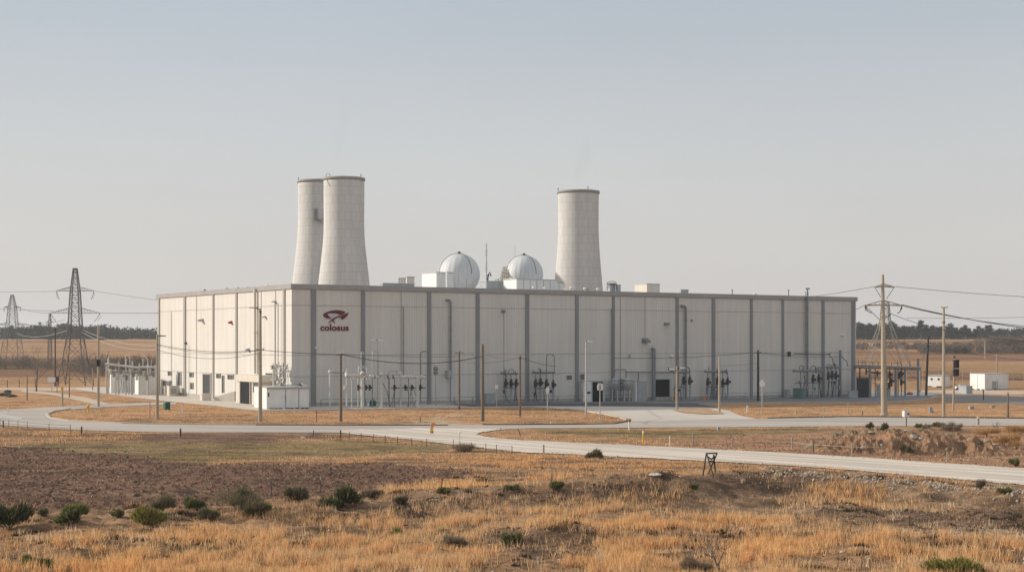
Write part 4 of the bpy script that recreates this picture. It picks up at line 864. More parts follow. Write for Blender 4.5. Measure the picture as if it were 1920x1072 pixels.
cab(pt(-60,547,320), pyp(PY1,-35,546,722), .5, 'faint cable entering from the left edge to the upper arm of the big pylon', r_=.03)
cab(pt(-60,575,320), pyp(PY1,-40,583,722), 1, 'cable entering from the left edge to the lower arm of the big pylon', r_=.035)
cg = base(1658,778); kg = cg.y/F
def gp(x, y): return Vector((cg.x+(x-1658)*kg, cg.y, cg.z+(778-y)*kg))
cab(gp(1622,572), RW(1605,580,1), 0, 'short dark cable from the giant pole to the hall corner', r_=.05)
cab(gp(1640,537), pt(1522,556,262), 1, 'cable from the top arm of the giant pole back to the hall roof', r_=.04)
cab(gp(1691,571), pt(1990,622,205), 6, 'thick cable from the wide arm of the giant pole to the right edge', r_=.06)
cab(gp(1691,573), pt(1990,615,215), 8, 'second cable just below the thick one, to the right edge', r_=.045)
cab(gp(1677,537), pt(1990,560,230), 2, 'thin uppermost cable from the giant pole to the right edge', r_=.035)
cab(gp(1671,588), pk((1769.5,781),618), 3, 'cable from the bracket of the giant pole to the slim twin lamp pole', r_=.04)
cab(pk((1769.5,781),618), pt(1990,640,210), 7, 'cable from the slim twin lamp pole to the right edge', r_=.04)
cab(pk((1736.5,741),645), pt(1990,680,250), 6, 'dark cable from the leaning pole to the right edge', r_=.06)
cab(gp(1680,588), pk((1736.5,741),650), 6, 'cable from the giant pole down to the leaning pole', r_=.035) if False else None
cab(pk((1736.5,741),648,-2), pk((1725,735),691), 3, 'short thin cable beside the leaning pole', r_=.03)
cab(pt(1700,596,300), pt(1990,592,300), 2, 'faint far cable crossing the sky at the right', r_=.035)
# ------------------------------------------------------------------ signs, posts and small roadside things
def sign(x, yb, yt, w, h, label, shape='rect', mt=None, pm=None, name='road_sign', cat='sign', pw=1.8, ang=.15):
    c = base(x, yb); k = c.y/F; r = thing(name, label, cat, c); z1 = (yb-yt)*k
    mb = MB(); mb.tube((0,0,-.2), (0,0,z1-h*k*.15), pw*k/2, n=8); mb.build('post', pm or M['galv'], r)
    W_, H_ = w*k/2, h*k; zc = z1-H_
    if shape == 'rect': P = [(-W_,0),(W_,0),(W_,H_),(-W_,H_)]
    elif shape == 'house': P = [(-W_*.75,0),(W_*.75,0),(W_,H_*.45),(0,H_),(-W_,H_*.45)]
    elif shape == 'shield': P = [(-W_*.55,0),(W_*.2,-H_*.06),(W_*.6,H_*.1),(W_,H_*.45),(W_*.8,H_),(-W_*.4,H_*.95),(-W_,H_*.6)]
    elif shape == 'arch': P = [(-W_*.9,0),(W_*.6,-H_*.05),(W_,H_*.15),(W_*.95,H_*.8),(W_*.4,H_),(-W_*.6,H_),(-W_,H_*.6)]
    elif shape == 'disc': P = [(W_*math.cos(R(a)), H_/2+H_/2*math.sin(R(a))) for a in range(0, 360, 30)]
    mb = MB(); ca_, sa_ = math.cos(ang), math.sin(ang)
    mb.prism([(px_*ca_, px_*sa_-.10, zc+pz) for px_, pz in P], (.05*sa_, -.05*ca_, 0)); b_ = mb.build('board', mt or M['white'], r, None, .006)
    return r, k, zc
sign(931,763,721,6,8,'small white square sign board before the grey wall box')
mb = None
sign(1026.5,773,725,7.5,13,'white and pink peeling sign on a post before the second valve cluster','shield')
r, k, zc = sign(1125,785,718,12,13,'bent pale arched sign standing before the shed doorway','arch',ang=.35)
mb = MB(); mb.box((0,-.22,zc+6*k), (1.5*k,.05,9*k)); mb.build('strap', M['dark'], r); mb = MB(); mb.lathe((0,0,0), [(3*k,-.1),(2.6*k,.12),(.4*k,.14)], 10); mb.build('foot', M['concrete'], r)
sign(1429,774,711,11,13,'pale house shaped sign right of the shaded pole','house')
r, k, zc = sign(1180,806,784,6,7,'yellow round marker sign on a white post at the road edge','disc',M['yellow'],M['white'],pw=3); mb = MB(); mb.box((.1,-.22,zc+3.5*k), (2*k,.06,3.5*k)); mb.build('symbol', M['dark'], r)
r, k, zc = sign(1699.5,800,769.5,12,12,'white boxy roadside cabinet on a post in front of the giant pole','rect',pw=2.4,pm=M['wood'],name='roadside_cabinet',cat='cabinet',ang=.5)
mb = MB(); mb.box((0,.2,zc+6*k), (11*k,.55,11*k), .5); mb.build('housing', M['white'], r); mb = MB(); mb.box((3*k,-.1,zc+6*k), (2*k,.3,3*k), .5); mb.build('label_plate', M['dark'], r)
r, k, zc = sign(97,735,707,14,9,'white notice board on a post left of the big pylon','rect',pw=1.5,name='notice_board'); 
c = base(107,735); mb = MB(); mb.box(c+Vector((.1,0,2.4)), (.5,.3,1.0)); mb.tube(c-Vector((0,0,.2)), c+Vector((0,0,2.4)), .06, n=6); tag(mb.build('meter_post', M['rust'], None, c), 'small brown box on a post right of the white notice board', 'meter box')
r, k, zc = sign(117,762,725,5,9,'post with a yellow round top between the left paths','disc',M['yellow'],M['concpole'],name='marker_sign',pw=3.5)
def simple_post(x, yb, yt, w, label, mt, group='short roadside posts', cat='post', lean=0, name='marker_post', square=False, capm=None):
    c = base(x, yb); k = c.y/F; mb = MB(); h = (yb-yt)*k
    if square: mb.hexa([Vector((sx*w*k/2, sy*w*k/2, -.2)) for sx, sy in ((-1,-1),(1,-1),(1,1),(-1,1))], [Vector((sx*w*k/2*.9+lean*k, sy*w*k/2*.9, h)) for sx, sy in ((-1,-1),(1,-1),(1,1),(-1,1))])
    else: mb.tube((0,0,-.2), (lean*k,0,h), w*k/2, w*k*.42, 8)
    if capm:
        r = thing(name, label, cat, c, group); mb.build('shaft', mt, r); mb = MB(); mb.tube((lean*k*.8,0,h*.82), (lean*k,0,h+.02), w*k*.56, n=8); mb.build('cap', capm, r); return r
    mb.v = [v+c for v in mb.v]; return tag(mb.build(name, mt, None, c, .01 if square else 0), label, cat, group)
simple_post(153,812,799,3.6,'leftmost rusty stub post on the near side of the main road',M['rust']); simple_post(338.5,818,803,3.8,'rusty stub post on the verge below the green bin',M['rust'])
simple_post(638.5,823,806,3,'rust red post where the gravel road leaves the main road',M['rust']); simple_post(6,801,788,3,'dark stub post at the far left edge of the main road',M['darkwood'])
simple_post(587,816,806,1.8,'tiny dark post on the near road verge',M['darkwood'],lean=1)
simple_post(1206,833,808,3.2,'tall yellow post on the strip between the two roads',M['yellow'],capm=M['white']); simple_post(1256,835,817,2.2,'slim white post right of the yellow post',M['white']); simple_post(1299.5,835,812,2.6,'white square topped post, second right of the yellow post',M['concpole'],square=True)
simple_post(1373.5,837,818,2.6,'pale post, third right of the yellow post',M['concpole'],square=True); simple_post(1019.5,851,833,3,'grey square post on the near side of the gravel road',M['concpole'],square=True)
simple_post(1834,797,781,3.8,'white capped grey post on the right part of the main road',M['concrete'],square=True,capm=M['white']); simple_post(1401.5,773,757,3,'white roadside marker left of the house shaped sign',M['white'],square=True,capm=M['dark'])
simple_post(1485,843,819,2.6,'first pale fence post at the foot of the dirt mound',M['concpole']); simple_post(1525.5,848,825,3.2,'second pale fence post at the foot of the dirt mound',M['wood'],lean=-1); simple_post(1597,853,831,3.4,'third fence post below the boulders of the mound',M['concpole'],lean=1.5); simple_post(1776,869,846,2.8,'pale post at the right end of the mound',M['concpole'])
simple_post(1492,780,765,2,'leaning thin stake in the verge left of the giant pole',M['concpole'],lean=1.5); simple_post(1544.5,784,763,2,'thin upright stake in the middle of the right verge',M['concpole']); simple_post(1590.5,777,754,2,'thin stake at the shadow edge of the right verge',M['concpole']); simple_post(1617.5,778,770,1.8,'tiny dark stake near the giant pole',M['darkwood'])
simple_post(593.5,791,769,1.6,'thin dark stake in the grass left of the brown pole',M['darkwood']); simple_post(788,791,781,1.6,'thin dark stake in the grass below the pipe rack',M['darkwood']); simple_post(1032.5,795,789,1.6,'tiny white stake in the grass tip',M['white'])
simple_post(977,817,804,1.6,'leaning dark stake at the tip of the strip between the roads',M['darkwood'],lean=-5); simple_post(939,806,802,1.6,'tiny dark stake on the road corner',M['darkwood'])
simple_post(508.5,934,902,1.8,'thin dark rod with a knob, left in the near bushes',M['darkwood'],capm=M['dark']); simple_post(601.5,924,894,2,'thin dark rod above the bushiest dark shrub',M['darkwood'],capm=M['concrete']); simple_post(827.5,918,896,2,'dark rod beside the small round shrub on the bank',M['rust'],lean=1.5); simple_post(1034,907,886,2,'rusty rod above the green shrub on the crest',M['rust'],lean=1); simple_post(1705.5,996,966,2.6,'rusty red topped post in the near right field',M['darkwood'],capm=M['rust']); simple_post(1866,1025,984,2.2,'thin pale leaning stick near the right edge of the near field',M['concpole'],lean=2.5)
simple_post(1181,888,850,.9,'very thin dry stalk beside the gravel road',M['wood'],lean=1) if False else None
c = base(862,833); k = c.y/F; r = thing('path_lamp','thin rod with a white ball on the gravel road','lamp',c); mb = MB(); mb.tube((0,0,-.1),(0,0,22*k),.03,n=6); mb.build('rod', M['palewire'], r); mb = MB(); mb.ball((0,0,23*k), 2.4*k, 10, .7); mb.build('ball', M['white'], r)
# yellow flag sign standing on the road
c = base(809,813); k = c.y/F; r = thing('warning_sign','torn orange and yellow warning sign standing on the road','warning sign',c)
mb = MB(); mb.tube((-2*k,0,0), (-.5*k,0,20*k), .05, n=6); mb.tube((3.6*k,0,0), (.5*k,0,18*k), .05, n=6); mb.build('leg', M['concpole'], r)
mb = MB(); mb.prism([(-1.5*k,0,1*k),(4*k,0,1*k),(3.6*k,0,7*k),(3.4*k,0,13*k),(2*k,0,15*k),(-.6*k,0,10*k)], (0,-.06,0)); mb.build('board', M['yellow'], r)
mb = MB(); mb.prism([(0,-.03,14*k),(3.6*k,-.03,12*k),(6.5*k,-.03,19*k),(7*k,-.03,21.5*k),(-.5*k,-.03,20*k)], (0,-.06,0)); mb.build('flag', M['orange'], r)
mb = MB(); mb.prism([(-3.5*k,-.03,18*k),(0,-.03,17*k),(.5*k,-.03,20.5*k),(-2*k,-.03,22*k)], (0,-.05,0)); mb.build('torn_corner', M['white'], r)
mb = MB(); mb.prism([(0,-.07,1*k),(1*k,-.07,6*k),(3*k,-.07,1*k),(2.2*k,-.07,1*k),(1.4*k,-.07,3.5*k),(.8*k,-.07,1*k)], (0,-.03,0)); mb.build('symbol', M['dark'], r)
# hydrant
c = base(165,772); k = c.y/F; r = thing('hydrant','yellow hydrant on the grass inside the road bend','hydrant',c); mb = MB(); mb.lathe((0,0,-.1), [(2.2*k,0),(2.2*k,.15),(1.5*k,.2),(1.6*k,9*k),(2.6*k,10*k),(2.4*k,13.5*k),(1.2*k,16*k),(.2*k,17*k)], 12); mb.build('barrel', M['yellow'], r)
for s_ in (-1,1): mb = MB(); mb.tube((s_*1.5*k,0,10*k), (s_*3.3*k,0,10.5*k), 1.1*k, n=8); mb.build('outlet', M['yellow'], r)
# green bin and small white markers
q = corner_box(306,310,319.5,755,768); C = q[0][0]; r = thing('waste_bin','dark green bin in the grass left of the sunny wall','bin',C); mb = MB(); mb.hexa(*q); mb.build('body', M['green'], r, C, .04)
mb = MB(); mb.hexa([p+Vector((0,0,.01)) for p in q[1]], [p+Vector((0,0,.14)) for p in q[1]]); mb.build('lid', M['greenbox'], r, C)
simple_post(341,772.5,762,3,'short white marker block right of the green bin',M['white'],square=True); simple_post(15,774,765,2.6,'tiny white marker at the far left grass',M['white'],square=True)
def block(x0, xc, x1, yt, yb, label, mt, name='concrete_block', cat='block', group=None, ang=None):
    q = corner_box(x0, xc, x1, yt, yb, ang=ang); C = q[0][0]; q = ([p-Vector((0,0,.15)) for p in q[0]], q[1]); mb = MB(); mb.hexa(*q); return tag(mb.build(name, mt, None, C, .05), label, cat, group)
block(1815,1819,1827,761,767.5,'tan concrete block on the verge right of the traffic signal',M['concrete']); block(1857,1859,1866,760,764.5,'pale concrete block farthest right on the verge',M['concrete'])
block(1344,1346,1350.5,799.5,807,'pale stone kerb stump at the right of the road strip',M['stone'])
c = base(1747,774); k = c.y/F; mb = MB(); mb.prism([Vector((c.x+dx*k, c.y, c.z+dz*k)) for dx, dz in ((-4.5,-.5),(5,0),(2.5,6),(.5,11.5),(-4,12))], (0,.35,0)); tag(mb.build('concrete_slab', M['boxgrey'], None, c), 'upright grey slab with a sloping side between the giant pole and the lamp pole', 'slab')
# tripod frame
c = base(1332,888); k = c.y/F; r = thing('steel_frame','dark trapezoid steel frame standing on the bank crest','frame',c)
for nm, a, b in (('leg',(-14,0,0),(-7.5,0,39)),('leg',(14,1,0),(6,0,36)),('leg',(2,-.9,1),(-7,0,38)),('leg',(0,.9,2),(12.5,0,39)),('top_bar',(-8,0,38.5),(13,0,39)),('brace',(-3.5,0,24),(8,0,24)),('brace',(-6,0,33),(3,0,27)),('brace',(3,0,28),(8,0,34))):
    mb = MB(); mb.tube((a[0]*k, a[1], a[2]*k-(.1 if nm == 'leg' else 0)), (b[0]*k, b[1], b[2]*k), .045, n=6); mb.build(nm, M['darkwood'], r)
# rocks
def rockt(x, y, w, h, label, mt=None, group='loose rocks', d=None, seed=0):
    c = base(x, y); k = c.y/F; mb = MB(); mb.rock((c.x, c.y, c.z+h*k*.3), (w*k, (d or w*.7)*k, h*k), seed or int(x)); return tag(mb.build('rock', mt or M['stone'], None, c), label, 'rock', group)
M['whitestone'] = mat('white_stone', (.62,.60,.55), .9, .15, 3, bump=.4)
rockt(1229,892,25,7,'long white flat rock on the crest left of the steel frame',M['whitestone']); rockt(1147,859,9,5,'small pale rock right of the grey roadside shrub'); rockt(1158,857,12,4,'flat pale rock beside the small pale rock')
rockt(1594,891,10,6,'pale flat boulder below the gravel road on the right'); rockt(1698,1000,15,9,'tan stone at the foot of the rusty red topped post'); rockt(813,938,22,4,'flat whitish slab lying on the bank')
rockt(568,821,9,4,'white lump on the near road verge',M['whitestone']); rockt(1484,835,3,2,'tiny white stone by the fence posts') if False else None
# the scrap on the left: dark brush heap
for i, (x, y, w, h) in enumerate(((8,742,30,8),(22,744,22,6),(14,736,14,7))): rockt(x, y, w, h, ('long dark brush heap at the far left edge','dark clod pile right of the brush heap','dark hump behind the brush heap')[i], M['darkwood'], 'dark heaps at the left edge')
# ------------------------------------------------------------------ mound of dirt on the right
Yf = at(1640,852).y; kf = Yf/F
def mound():
    x0, x1 = (1530-CX)/F*Yf, (1905-CX)/F*Yf; nx_, ny_ = 190, 46; D = 13.0
    gx, gy = np.meshgrid(np.linspace(x0-1, x1+1, nx_), np.linspace(Yf-2.5, Yf+D, ny_)); u = (gx-x0)/(x1-x0); v = (gy-(Yf-1.2-2.0*(u-.35)))/D
    crest = np.interp(u, [0,.07,.16,.28,.42,.58,.68,.76,.85,.93,1], [0,.6,1.35,1.8,1.95,1.85,1.95,1.8,1.4,.9,0])
    h = crest*sstep(0, .34, v)*(1-.8*sstep(.7, 1.0, v))
    rough = (fbm(gx*.9, gy*.9, 81)-.47)*1.0+(fbm(gx*3, gy*3, 85)-.47)*.75; gul = np.abs(np.sin(gx*2.4+fbm(gx*.5, gy*.5, 87)*6+gy*.5))*.22
    g2 = np.exp(-((u-.74)/.05)**2)*.75*np.exp(-((v-.25)/.2)**2)
    h = h+(rough-gul*sstep(.05,.3,v)-g2)*np.clip(h*1.6, 0, 1); z = G(gx, gy)-.12+np.maximum(h, 0)
    V = np.stack([gx, gy, z], -1).reshape(-1, 3); ii = np.arange(nx_*ny_).reshape(ny_, nx_); Fc = np.stack([ii[:-1,:-1], ii[:-1,1:], ii[1:,1:], ii[1:,:-1]], -1).reshape(-1, 4)
    base_ = np.array((.37,.22,.13)); n = fbm(gx*.8, gy*.8, 91)[..., None]; c = base_*(.65+.7*n); top_ = (sstep(.4, .6, v)*.8)[..., None]; c = c+(np.array((.30,.23,.15))-c)*top_
    me = np_mesh('dirt_mound', V, Fc, gm, c.reshape(-1, 3), False); return tag(link('dirt_mound', me), 'long reddish mound of dug up dirt between the roads at the right', 'dirt mound')
MOUND = mound()
from mathutils.bvhtree import BVHTree
MB_BVH = BVHTree.FromPolygons([v.co for v in MOUND.data.vertices], [tuple(p.vertices) for p in MOUND.data.polygons])
def at2(x, y):
    o = Vector((0,0,EH)); d = Vector(((x-CX)/F, 1, (HZ-y)/F)).normalized(); h = MB_BVH.ray_cast(o, d)
    g = at(x, y)
    return h[0] if h[0] is not None and h[0].y < g.y+.5 else g
for i, (x, y, w, h, lb) in enumerate(((1619,841,13,7,'pale rounded boulder at the foot of the dirt mound'),(1713,821,13,9,'broken tan boulder high on the dirt mound, left piece'),(1726,824,9,7,'broken tan boulder high on the dirt mound, right piece'),(1653,835,6,4,'small white stone low on the mound face'),(1735,833,4,4,'small white stone right of the broken boulder'),(1867,835,14,8,'reddish boulder at the right end of the mound'),(1848,828,9,6,'reddish stone left of the end boulder'),(1632,811,12,4,'thin slab jutting from the top left of the mound'),(1700,808,14,4,'long slab jutting from the middle crest of the mound'))):
    c = at2(x, y); k = c.y/F; mb = MB(); mb.rock((c.x, c.y, c.z+h*k*.25), (w*k, w*k*.7, h*k), 40+i); tag(mb.build('rock', M['stone'] if i not in (5,6,7,8) else gmr if False else M['stone'], None, c), lb, 'rock', 'rocks on the dirt mound')
# ------------------------------------------------------------------ pipework standing along the hall
class Rig:
    """pipework drawn on a vertical plane parallel to the long wall, through the ground point seen at (x, y)"""
    def __init__(s, name, label, cat, x, y, group=None, base_pt=None):
        s.c = base_pt or at(x, y)
        if base_pt is None and offR(s.c) < 1.3: q = RW(x, 700, 1.3); s.c = Vector((q.x, q.y, float(G(q.x, q.y))))
        s.off = offR(s.c); s.root = thing(name, label, cat, s.c, group)
    def P(s, x, y, d=0): return RW(x, y, s.off+d)
    def z0(s, x, d=0): q = RW(x, 700, s.off+d); return Vector((q.x, q.y, float(G(q.x, q.y))-.05))
    def k(s, x): return RW(x, 700, s.off).y/F
    def pipe(s, name, pts, r, mt, d=0, n=10, par=None):
        mb = MB(); mb.path([s.P(x, y, d) for x, y in pts], r*s.k(pts[0][0]), n); return mb.build(name, mt, par or s.root, s.c)
    def post(s, x, yt, r, mt, name='support_column', d=0, base=True, n=12):
        a, b = s.z0(x, d), s.P(x, yt, d); k = s.k(x); mb = MB(); mb.tube(a, b, r*k, n=n)
        if base: mb.tube(a, a+Vector((0,0,.16)), r*k*1.7, n=n)
        return mb.build(name, mt, s.root, s.c)
    def cap(s, x, y, r, mt, d=0, name='dome_cap', par=None):
        k = s.k(x); c = s.P(x, y, d); mb = MB(); mb.lathe(c, [(r*k,-.14),(r*k*1.25,-.1),(r*k*1.25,.12),(r*k,.16),(r*k*.7,.16+r*k*.55),(r*k*.25,.16+r*k*.8),(.02,.16+r*k*.95)], 14); return mb.build(name, mt, par or s.root, s.c)
    def valve(s, x, y, r, mt, d=0, name='valve', wheel=True, h=9):
        k = s.k(x); c = s.P(x, y, d); H = h*k; mb = MB()
        mb.lathe(c, [(r*k*.5,-H*.5),(r*k,-H*.45),(r*k,-H*.36),(r*k*.6,-H*.32),(r*k*.9,-H*.1),(r*k*.9,H*.08),(r*k*.55,H*.2),(r*k*1.05,H*.26),(r*k*1.05,H*.38),(r*k*.4,H*.42),(r*k*.3,H*.5)], 12)
        v = mb.build(name, mt, s.root, s.c)
        if wheel:
            t = Vector((NR.x, NR.y, 0)); mb = MB(); mb.tube(c, c+t*r*k*1.9, .05, n=6); mb.tube(c+t*r*k*1.8, c+t*(r*k*1.8+.07), r*k*.85, n=12); mb.build('hand_wheel', mt, v, s.c)
        return v
    def loop(s, xa, xb, yt, ya, yb, r, mt, d=0, name='loop_pipe', rad=None):
        rad = rad if rad is not None else (xb-xa)/2; P = [(xa, ya)]
        for i in range(7): a = R(180-90*i/6); P.append((xa+rad+rad*math.cos(a), yt+rad-rad*math.sin(a)))
        for i in range(7): a = R(90-90*i/6); P.append((xb-rad+rad*math.cos(a), yt+rad-rad*math.sin(a)))
        P.append((xb, yb)); return s.pipe(name, P, r, mt, d)
pp, pg = M['palepipe'], M['pipe']
rg = Rig('pipe_rack', 'pale pipe rack on thick columns in front of the corner of the long wall', 'pipe rack', 714, 764.5)
for x, yt, r_, d in ((618.5,697,1.6,-1.5),(650,702,1.5,-.4),(679.5,706,3.4,0),(714.5,706,3.2,.1),(751,706,1.9,-1.5),(782,706,3.1,0)): rg.post(x, yt, r_, pp, d=d)
rg.cap(618.5,697,2.6,pp,-1.5); rg.cap(650,701,3.0,pp,-.4); rg.cap(679.5,700,3.6,pp,0); rg.cap(714.5,702,3.6,pp,.1); rg.cap(751,701,2.8,pp,-1.5)
rg.pipe('header_pipe', [(619,698),(650,699)], .9, pg, -1.4); rg.pipe('header_pipe', [(648,703),(672,704.5),(681,705)], 3.2, pp, 0); rg.pipe('header_pipe', [(680,705.5),(715,706)], 2.3, pp, 0); rg.pipe('header_pipe', [(714,707),(752,706.5)], 2.4, pp, -.2); rg.pipe('header_pipe', [(750,706),(796,707)], 3.2, pp, 0)
for x in (657,664,688,694,702,727,737,760,765,770,776,786,791):
    a, b = rg.P(x-.7,706,0), rg.P(x+.7,706,0); b.z = a.z; mb = MB(); mb.tube(a, b, 3.9*rg.k(x), n=12); mb.build('flange', pp if x > 745 or x < 700 else pg, rg.root, rg.c)
rg.pipe('stub_pipe', [(783.5,705),(784,701),(785,698)], .9, pp); rg.loop(640,651,686,687,702,1.2,pp,-.3,rad=4)
rg.loop(672.5,688,687,700,704,1.1,pp,.3,rad=3); rg.pipe('link_pipe',[(676,690.5),(685,690.5)],.9,pp,.35); rg.loop(677.5,681.5,660,700,664,1.1,M['galv'],-.6)
rg.loop(698.5,709.5,658,705,705,1.1,M['galv'],-.5); rg.loop(788.5,805,658.5,755,758,1.2,pg,-3.4,rad=5.5); rg.loop(728.5,744.5,695.5,757,705,1.0,M['galv'],-.8,rad=3)
for x, mt in ((646.5,pp),(671.5,M['redvalve']),(686,M['redvalve']),(739.5,M['redvalve']),(693,M['dark']),(760,M['dark']),(772,M['redvalve']),(788,M['dark'])): rg.valve(x, 726, 2.6, mt, -.5, h=11 if mt is not pp else 9)
for x in (659.5,671.5,730,698,740,766): rg.post(x, 708, .9, pp if x < 675 else pg, 'riser_pipe', -.6, base=False, n=8)
for P_ in (((739.5,732),(733,762)),((739.5,732),(736,763)),((717,716),(726,735),(732,762)),((771,731),(764,761)),((771,731),(770,761)),((774,722),(780,745),(777,761)),((726,762),(720,756)),((772,735),(775,762))): rg.pipe('hose', P_, .55, pg if P_[0][0] != 717 else M['dark'], -.7, 6)
rg.pipe('link_pipe', [(682,726),(697,727.5)], 1.2, M['redvalve'], -.5); rg.pipe('link_pipe', [(754,726.5),(797,727)], 1.0, M['dark'], -.6); rg.pipe('link_pipe', [(733,727),(750,727)], .8, M['redvalve'], -.5); rg.cap(765,731,2.6,M['boxgrey'],-.5,'bonnet')
c = at(699, 762); k = c.y/F; r = thing('storage_tank', 'small green round tank on the ground under the pale pipe rack', 'tank', c)
mb = MB(); mb.lathe((0,0,0), [(6*k,.1),(6.6*k,3*k),(6.6*k,8*k),(5.4*k,11*k),(2*k,12.5*k),(.1,13*k)], 24); mb.build('shell', M['green'], r)
mb = MB(); mb.lathe((0,0,12.3*k), [(1.2*k,0),(1.2*k,.2),(.1,.24)], 10); mb.build('lid', M['greenbox'], r)
for i, (x, mt, h, w) in enumerate(((684,'greenbox',13,2.4),(690.5,'white',6,2.2),(707,'white',5,1.2))):
    c = at(x, 761); k = c.y/F; mb = MB(); mb.lathe(c, [(w*k,0),(w*k,h*k*.8),(w*k*.45,h*k*.92),(w*k*.4,h*k)], 12); tag(mb.build('gas_cylinder', M[mt], None, c), ('upright teal cylinder left of the green tank','small white cylinder touching the green tank','thin white cylinder right of the green tank')[i], 'cylinder')
simple_post(611.5,757,741,2.6,'short pale pipe stub by the wall left of the pipe rack',M['palepipe'])
simple_post(582,762,738,1.4,'thin pale rod at the base of the hall corner right of the white container',M['palepipe'])
crr = random.Random(5)
def cluster(label, x0, x1, yt, yb, cols, loops=(), mt=M['pipe'], vy=718, vmt=None, hr=2.1, vr=3.4, extra=(), vh=12):
    g_ = Rig('valve_cluster', label, 'pipework', (x0+x1)/2, yb, 'valve clusters along the wall'); g_.pipe('header_pipe', [(x0, yt), (x1, yt)], hr, mt); g_.cap(x0, yt, hr*1.2, mt); 
    for i, (x, vm) in enumerate(cols):
        vy_ = vy; vy = vy+crr.uniform(-2.5, 2.5)
        g_.post(x, yt, .8, mt, 'riser_pipe', base=False, n=8); a = g_.z0(x+.8); mb = MB(); mb.tube(a, g_.P(x+.8, vy+6), 1.7*g_.k(x), n=8); mb.build('standpipe', M['boxgrey'], g_.root, g_.c)
        if vm: g_.valve(x, vy, vr, vm, h=vh); g_.valve(x+.6, vy-vh*.55, vr*crr.uniform(.5,.85), vm, h=vh*.5, wheel=False)
        vy = vy_
    for l in loops: g_.loop(*l, mt)
    g_.pipe('link_pipe', [(x0+2, vy+crr.uniform(7, 11)), (x1-crr.uniform(0, 6), vy+crr.uniform(7, 11))], 1.0, mt, .15, 8)
    for i in range(crr.randint(2, 4)):
        x = crr.uniform(x0, x1); g_.pipe('rod', [(x, yt-crr.uniform(2, 9)), (x+crr.uniform(-1,1), yt+2)], .6, dk, .1, 6)
    for i in range(crr.randint(1, 3)):
        x = crr.uniform(x0, x1); y = crr.uniform(vy+9, vy+20); k = g_.k(x); c_ = g_.P(x, y, -.3); mb = MB(); mb.box(c_, (crr.uniform(3,6)*k, .35, crr.uniform(4,8)*k), BA); mb.build('control_box', M['boxgrey'] if crr.random() < .6 else dk, g_.root, g_.c, .02)
    for i in range(2):
        x = crr.uniform(x0, x1); g_.pipe('hose', [(x, vy+4), (x+crr.uniform(-4,4), vy+14), (x+crr.uniform(-3,3), yb-1)], .6, dk, .25, 6)
    for e_ in extra: g_.pipe('hose', e_, .7, M['dark'], .2, 6)
    return g_
rv, dk = M['redvalve'], M['dark']
cluster('three valve cluster on the wall left of the right brown pole', 941, 971, 700, 753, [(948,rv),(958,rv),(967.5,rv)], [(953.5,963.5,692,700,700,.9)], extra=(((944,698),(950,706)),((966,735),(964,752))))
cluster('four valve cluster with a tall loop pipe behind the white pink sign', 1001, 1040, 698, 754, [(1004,rv),(1013,dk),(1024,dk),(1037,dk)], [(1024.5,1039.5,663.5,697,697,.9)], vy=719, extra=(((1003,724),(1007,752)),((1010,690),(1014,698))))
cluster('valve cluster crowned by a hooked pipe beside the short twin lamp pole', 1262, 1291, 697.5, 750, [(1281.5,dk),(1293,dk)], [(1283,1293,688,690,705,1.1)], vy=716, extra=(((1253,688),(1254,694),(1262,696)),))
cluster('wide four valve cluster behind the pale pole on the grass island', 1323, 1363, 696.5, 748, [(1327,rv),(1345,dk),(1355,dk),(1364,dk)], vy=716, extra=(((1325,725),(1325,738)),((1343,690),(1348,698)),((1361,693),(1362,702))))
cluster('two hooded valve cluster behind the green cabinet', 1489, 1541, 695, 746, [(1501,None),(1524,dk),(1535,dk)], [(1499,1507,685,694,700,1.0),(1520,1530,686,694,700,1.0),(1532,1539,688,694,700,1.0)], vy=709, extra=(((1508,704),(1510,716),(1506,727)),))
cluster('cluster of slanted grey legs and valves left of the tall bollard pipe', 1551, 1573, 688, 745, [(1553,dk),(1560,dk),(1567,dk)], [(1551,1558,683,700,690,.9),(1558,1569,683,700,690,.9)], vy=706, extra=(((1555,714),(1551,743)),((1565,714),(1560,744)),((1578,668),(1588,678),(1590,687)),((1553,664),(1561,672),(1563,683))))
# orange bucket and bollard
c = at(1320.5,750); k = c.y/F; mb = MB(); mb.lathe(c, [(2.4*k,0),(3*k,5.5*k),(2.8*k,5.6*k),(2.3*k,1*k)], 14, cap=False); mb.lathe(c, [(.05,.1),(2.3*k,.1)], 14, cap=False); tag(mb.build('bucket', M['orange'], None, c), 'orange bucket at the foot of the long wall', 'bucket')
simple_post(1260.5,750.5,740,2.4,'stubby yellow bollard right of the dark doorway',M['yellow'],None,'bollard',name='bollard')
# two silver tanks on legs
for i, (x0, x1) in enumerate(((1145,1160),(1167,1183))):
    xm = (x0+x1)/2; g_ = Rig('process_tank', ('left','right')[i]+' of the two silver tanks on legs beside the white shed', 'tank', xm, 752, 'silver tanks on legs'); k = g_.k(xm); rr = (x1-x0)/2*k; c = g_.P(xm, 730); mb = MB()
    mb.lathe(c, [(.1,-.15),(rr,0),(rr,18*k),(rr*.95,19*k),(.1,22*k)], 24); mb.build('vessel', M['galv'], g_.root, g_.c)
    mb = MB(); mb.lathe(c+Vector((0,0,16*k)), [(rr+.02,0),(rr+.07,.05),(rr+.07,.15),(rr+.02,.2)], 24, cap=False); mb.build('band', M['pipe'], g_.root, g_.c)
    for a in (45, 135, 225, 315):
        q_ = c+Vector((math.cos(R(a)), math.sin(R(a)), 0))*rr*.85; mb = MB(); mb.tube((q_.x, q_.y, g_.c.z-.1), q_, .13, n=8); mb.build('leg', M['galv'], g_.root, g_.c)
    if i == 0: g_.loop(1152,1174,692.5,712,712,1.1,M['pipe'],-.2,'loop_pipe',5)
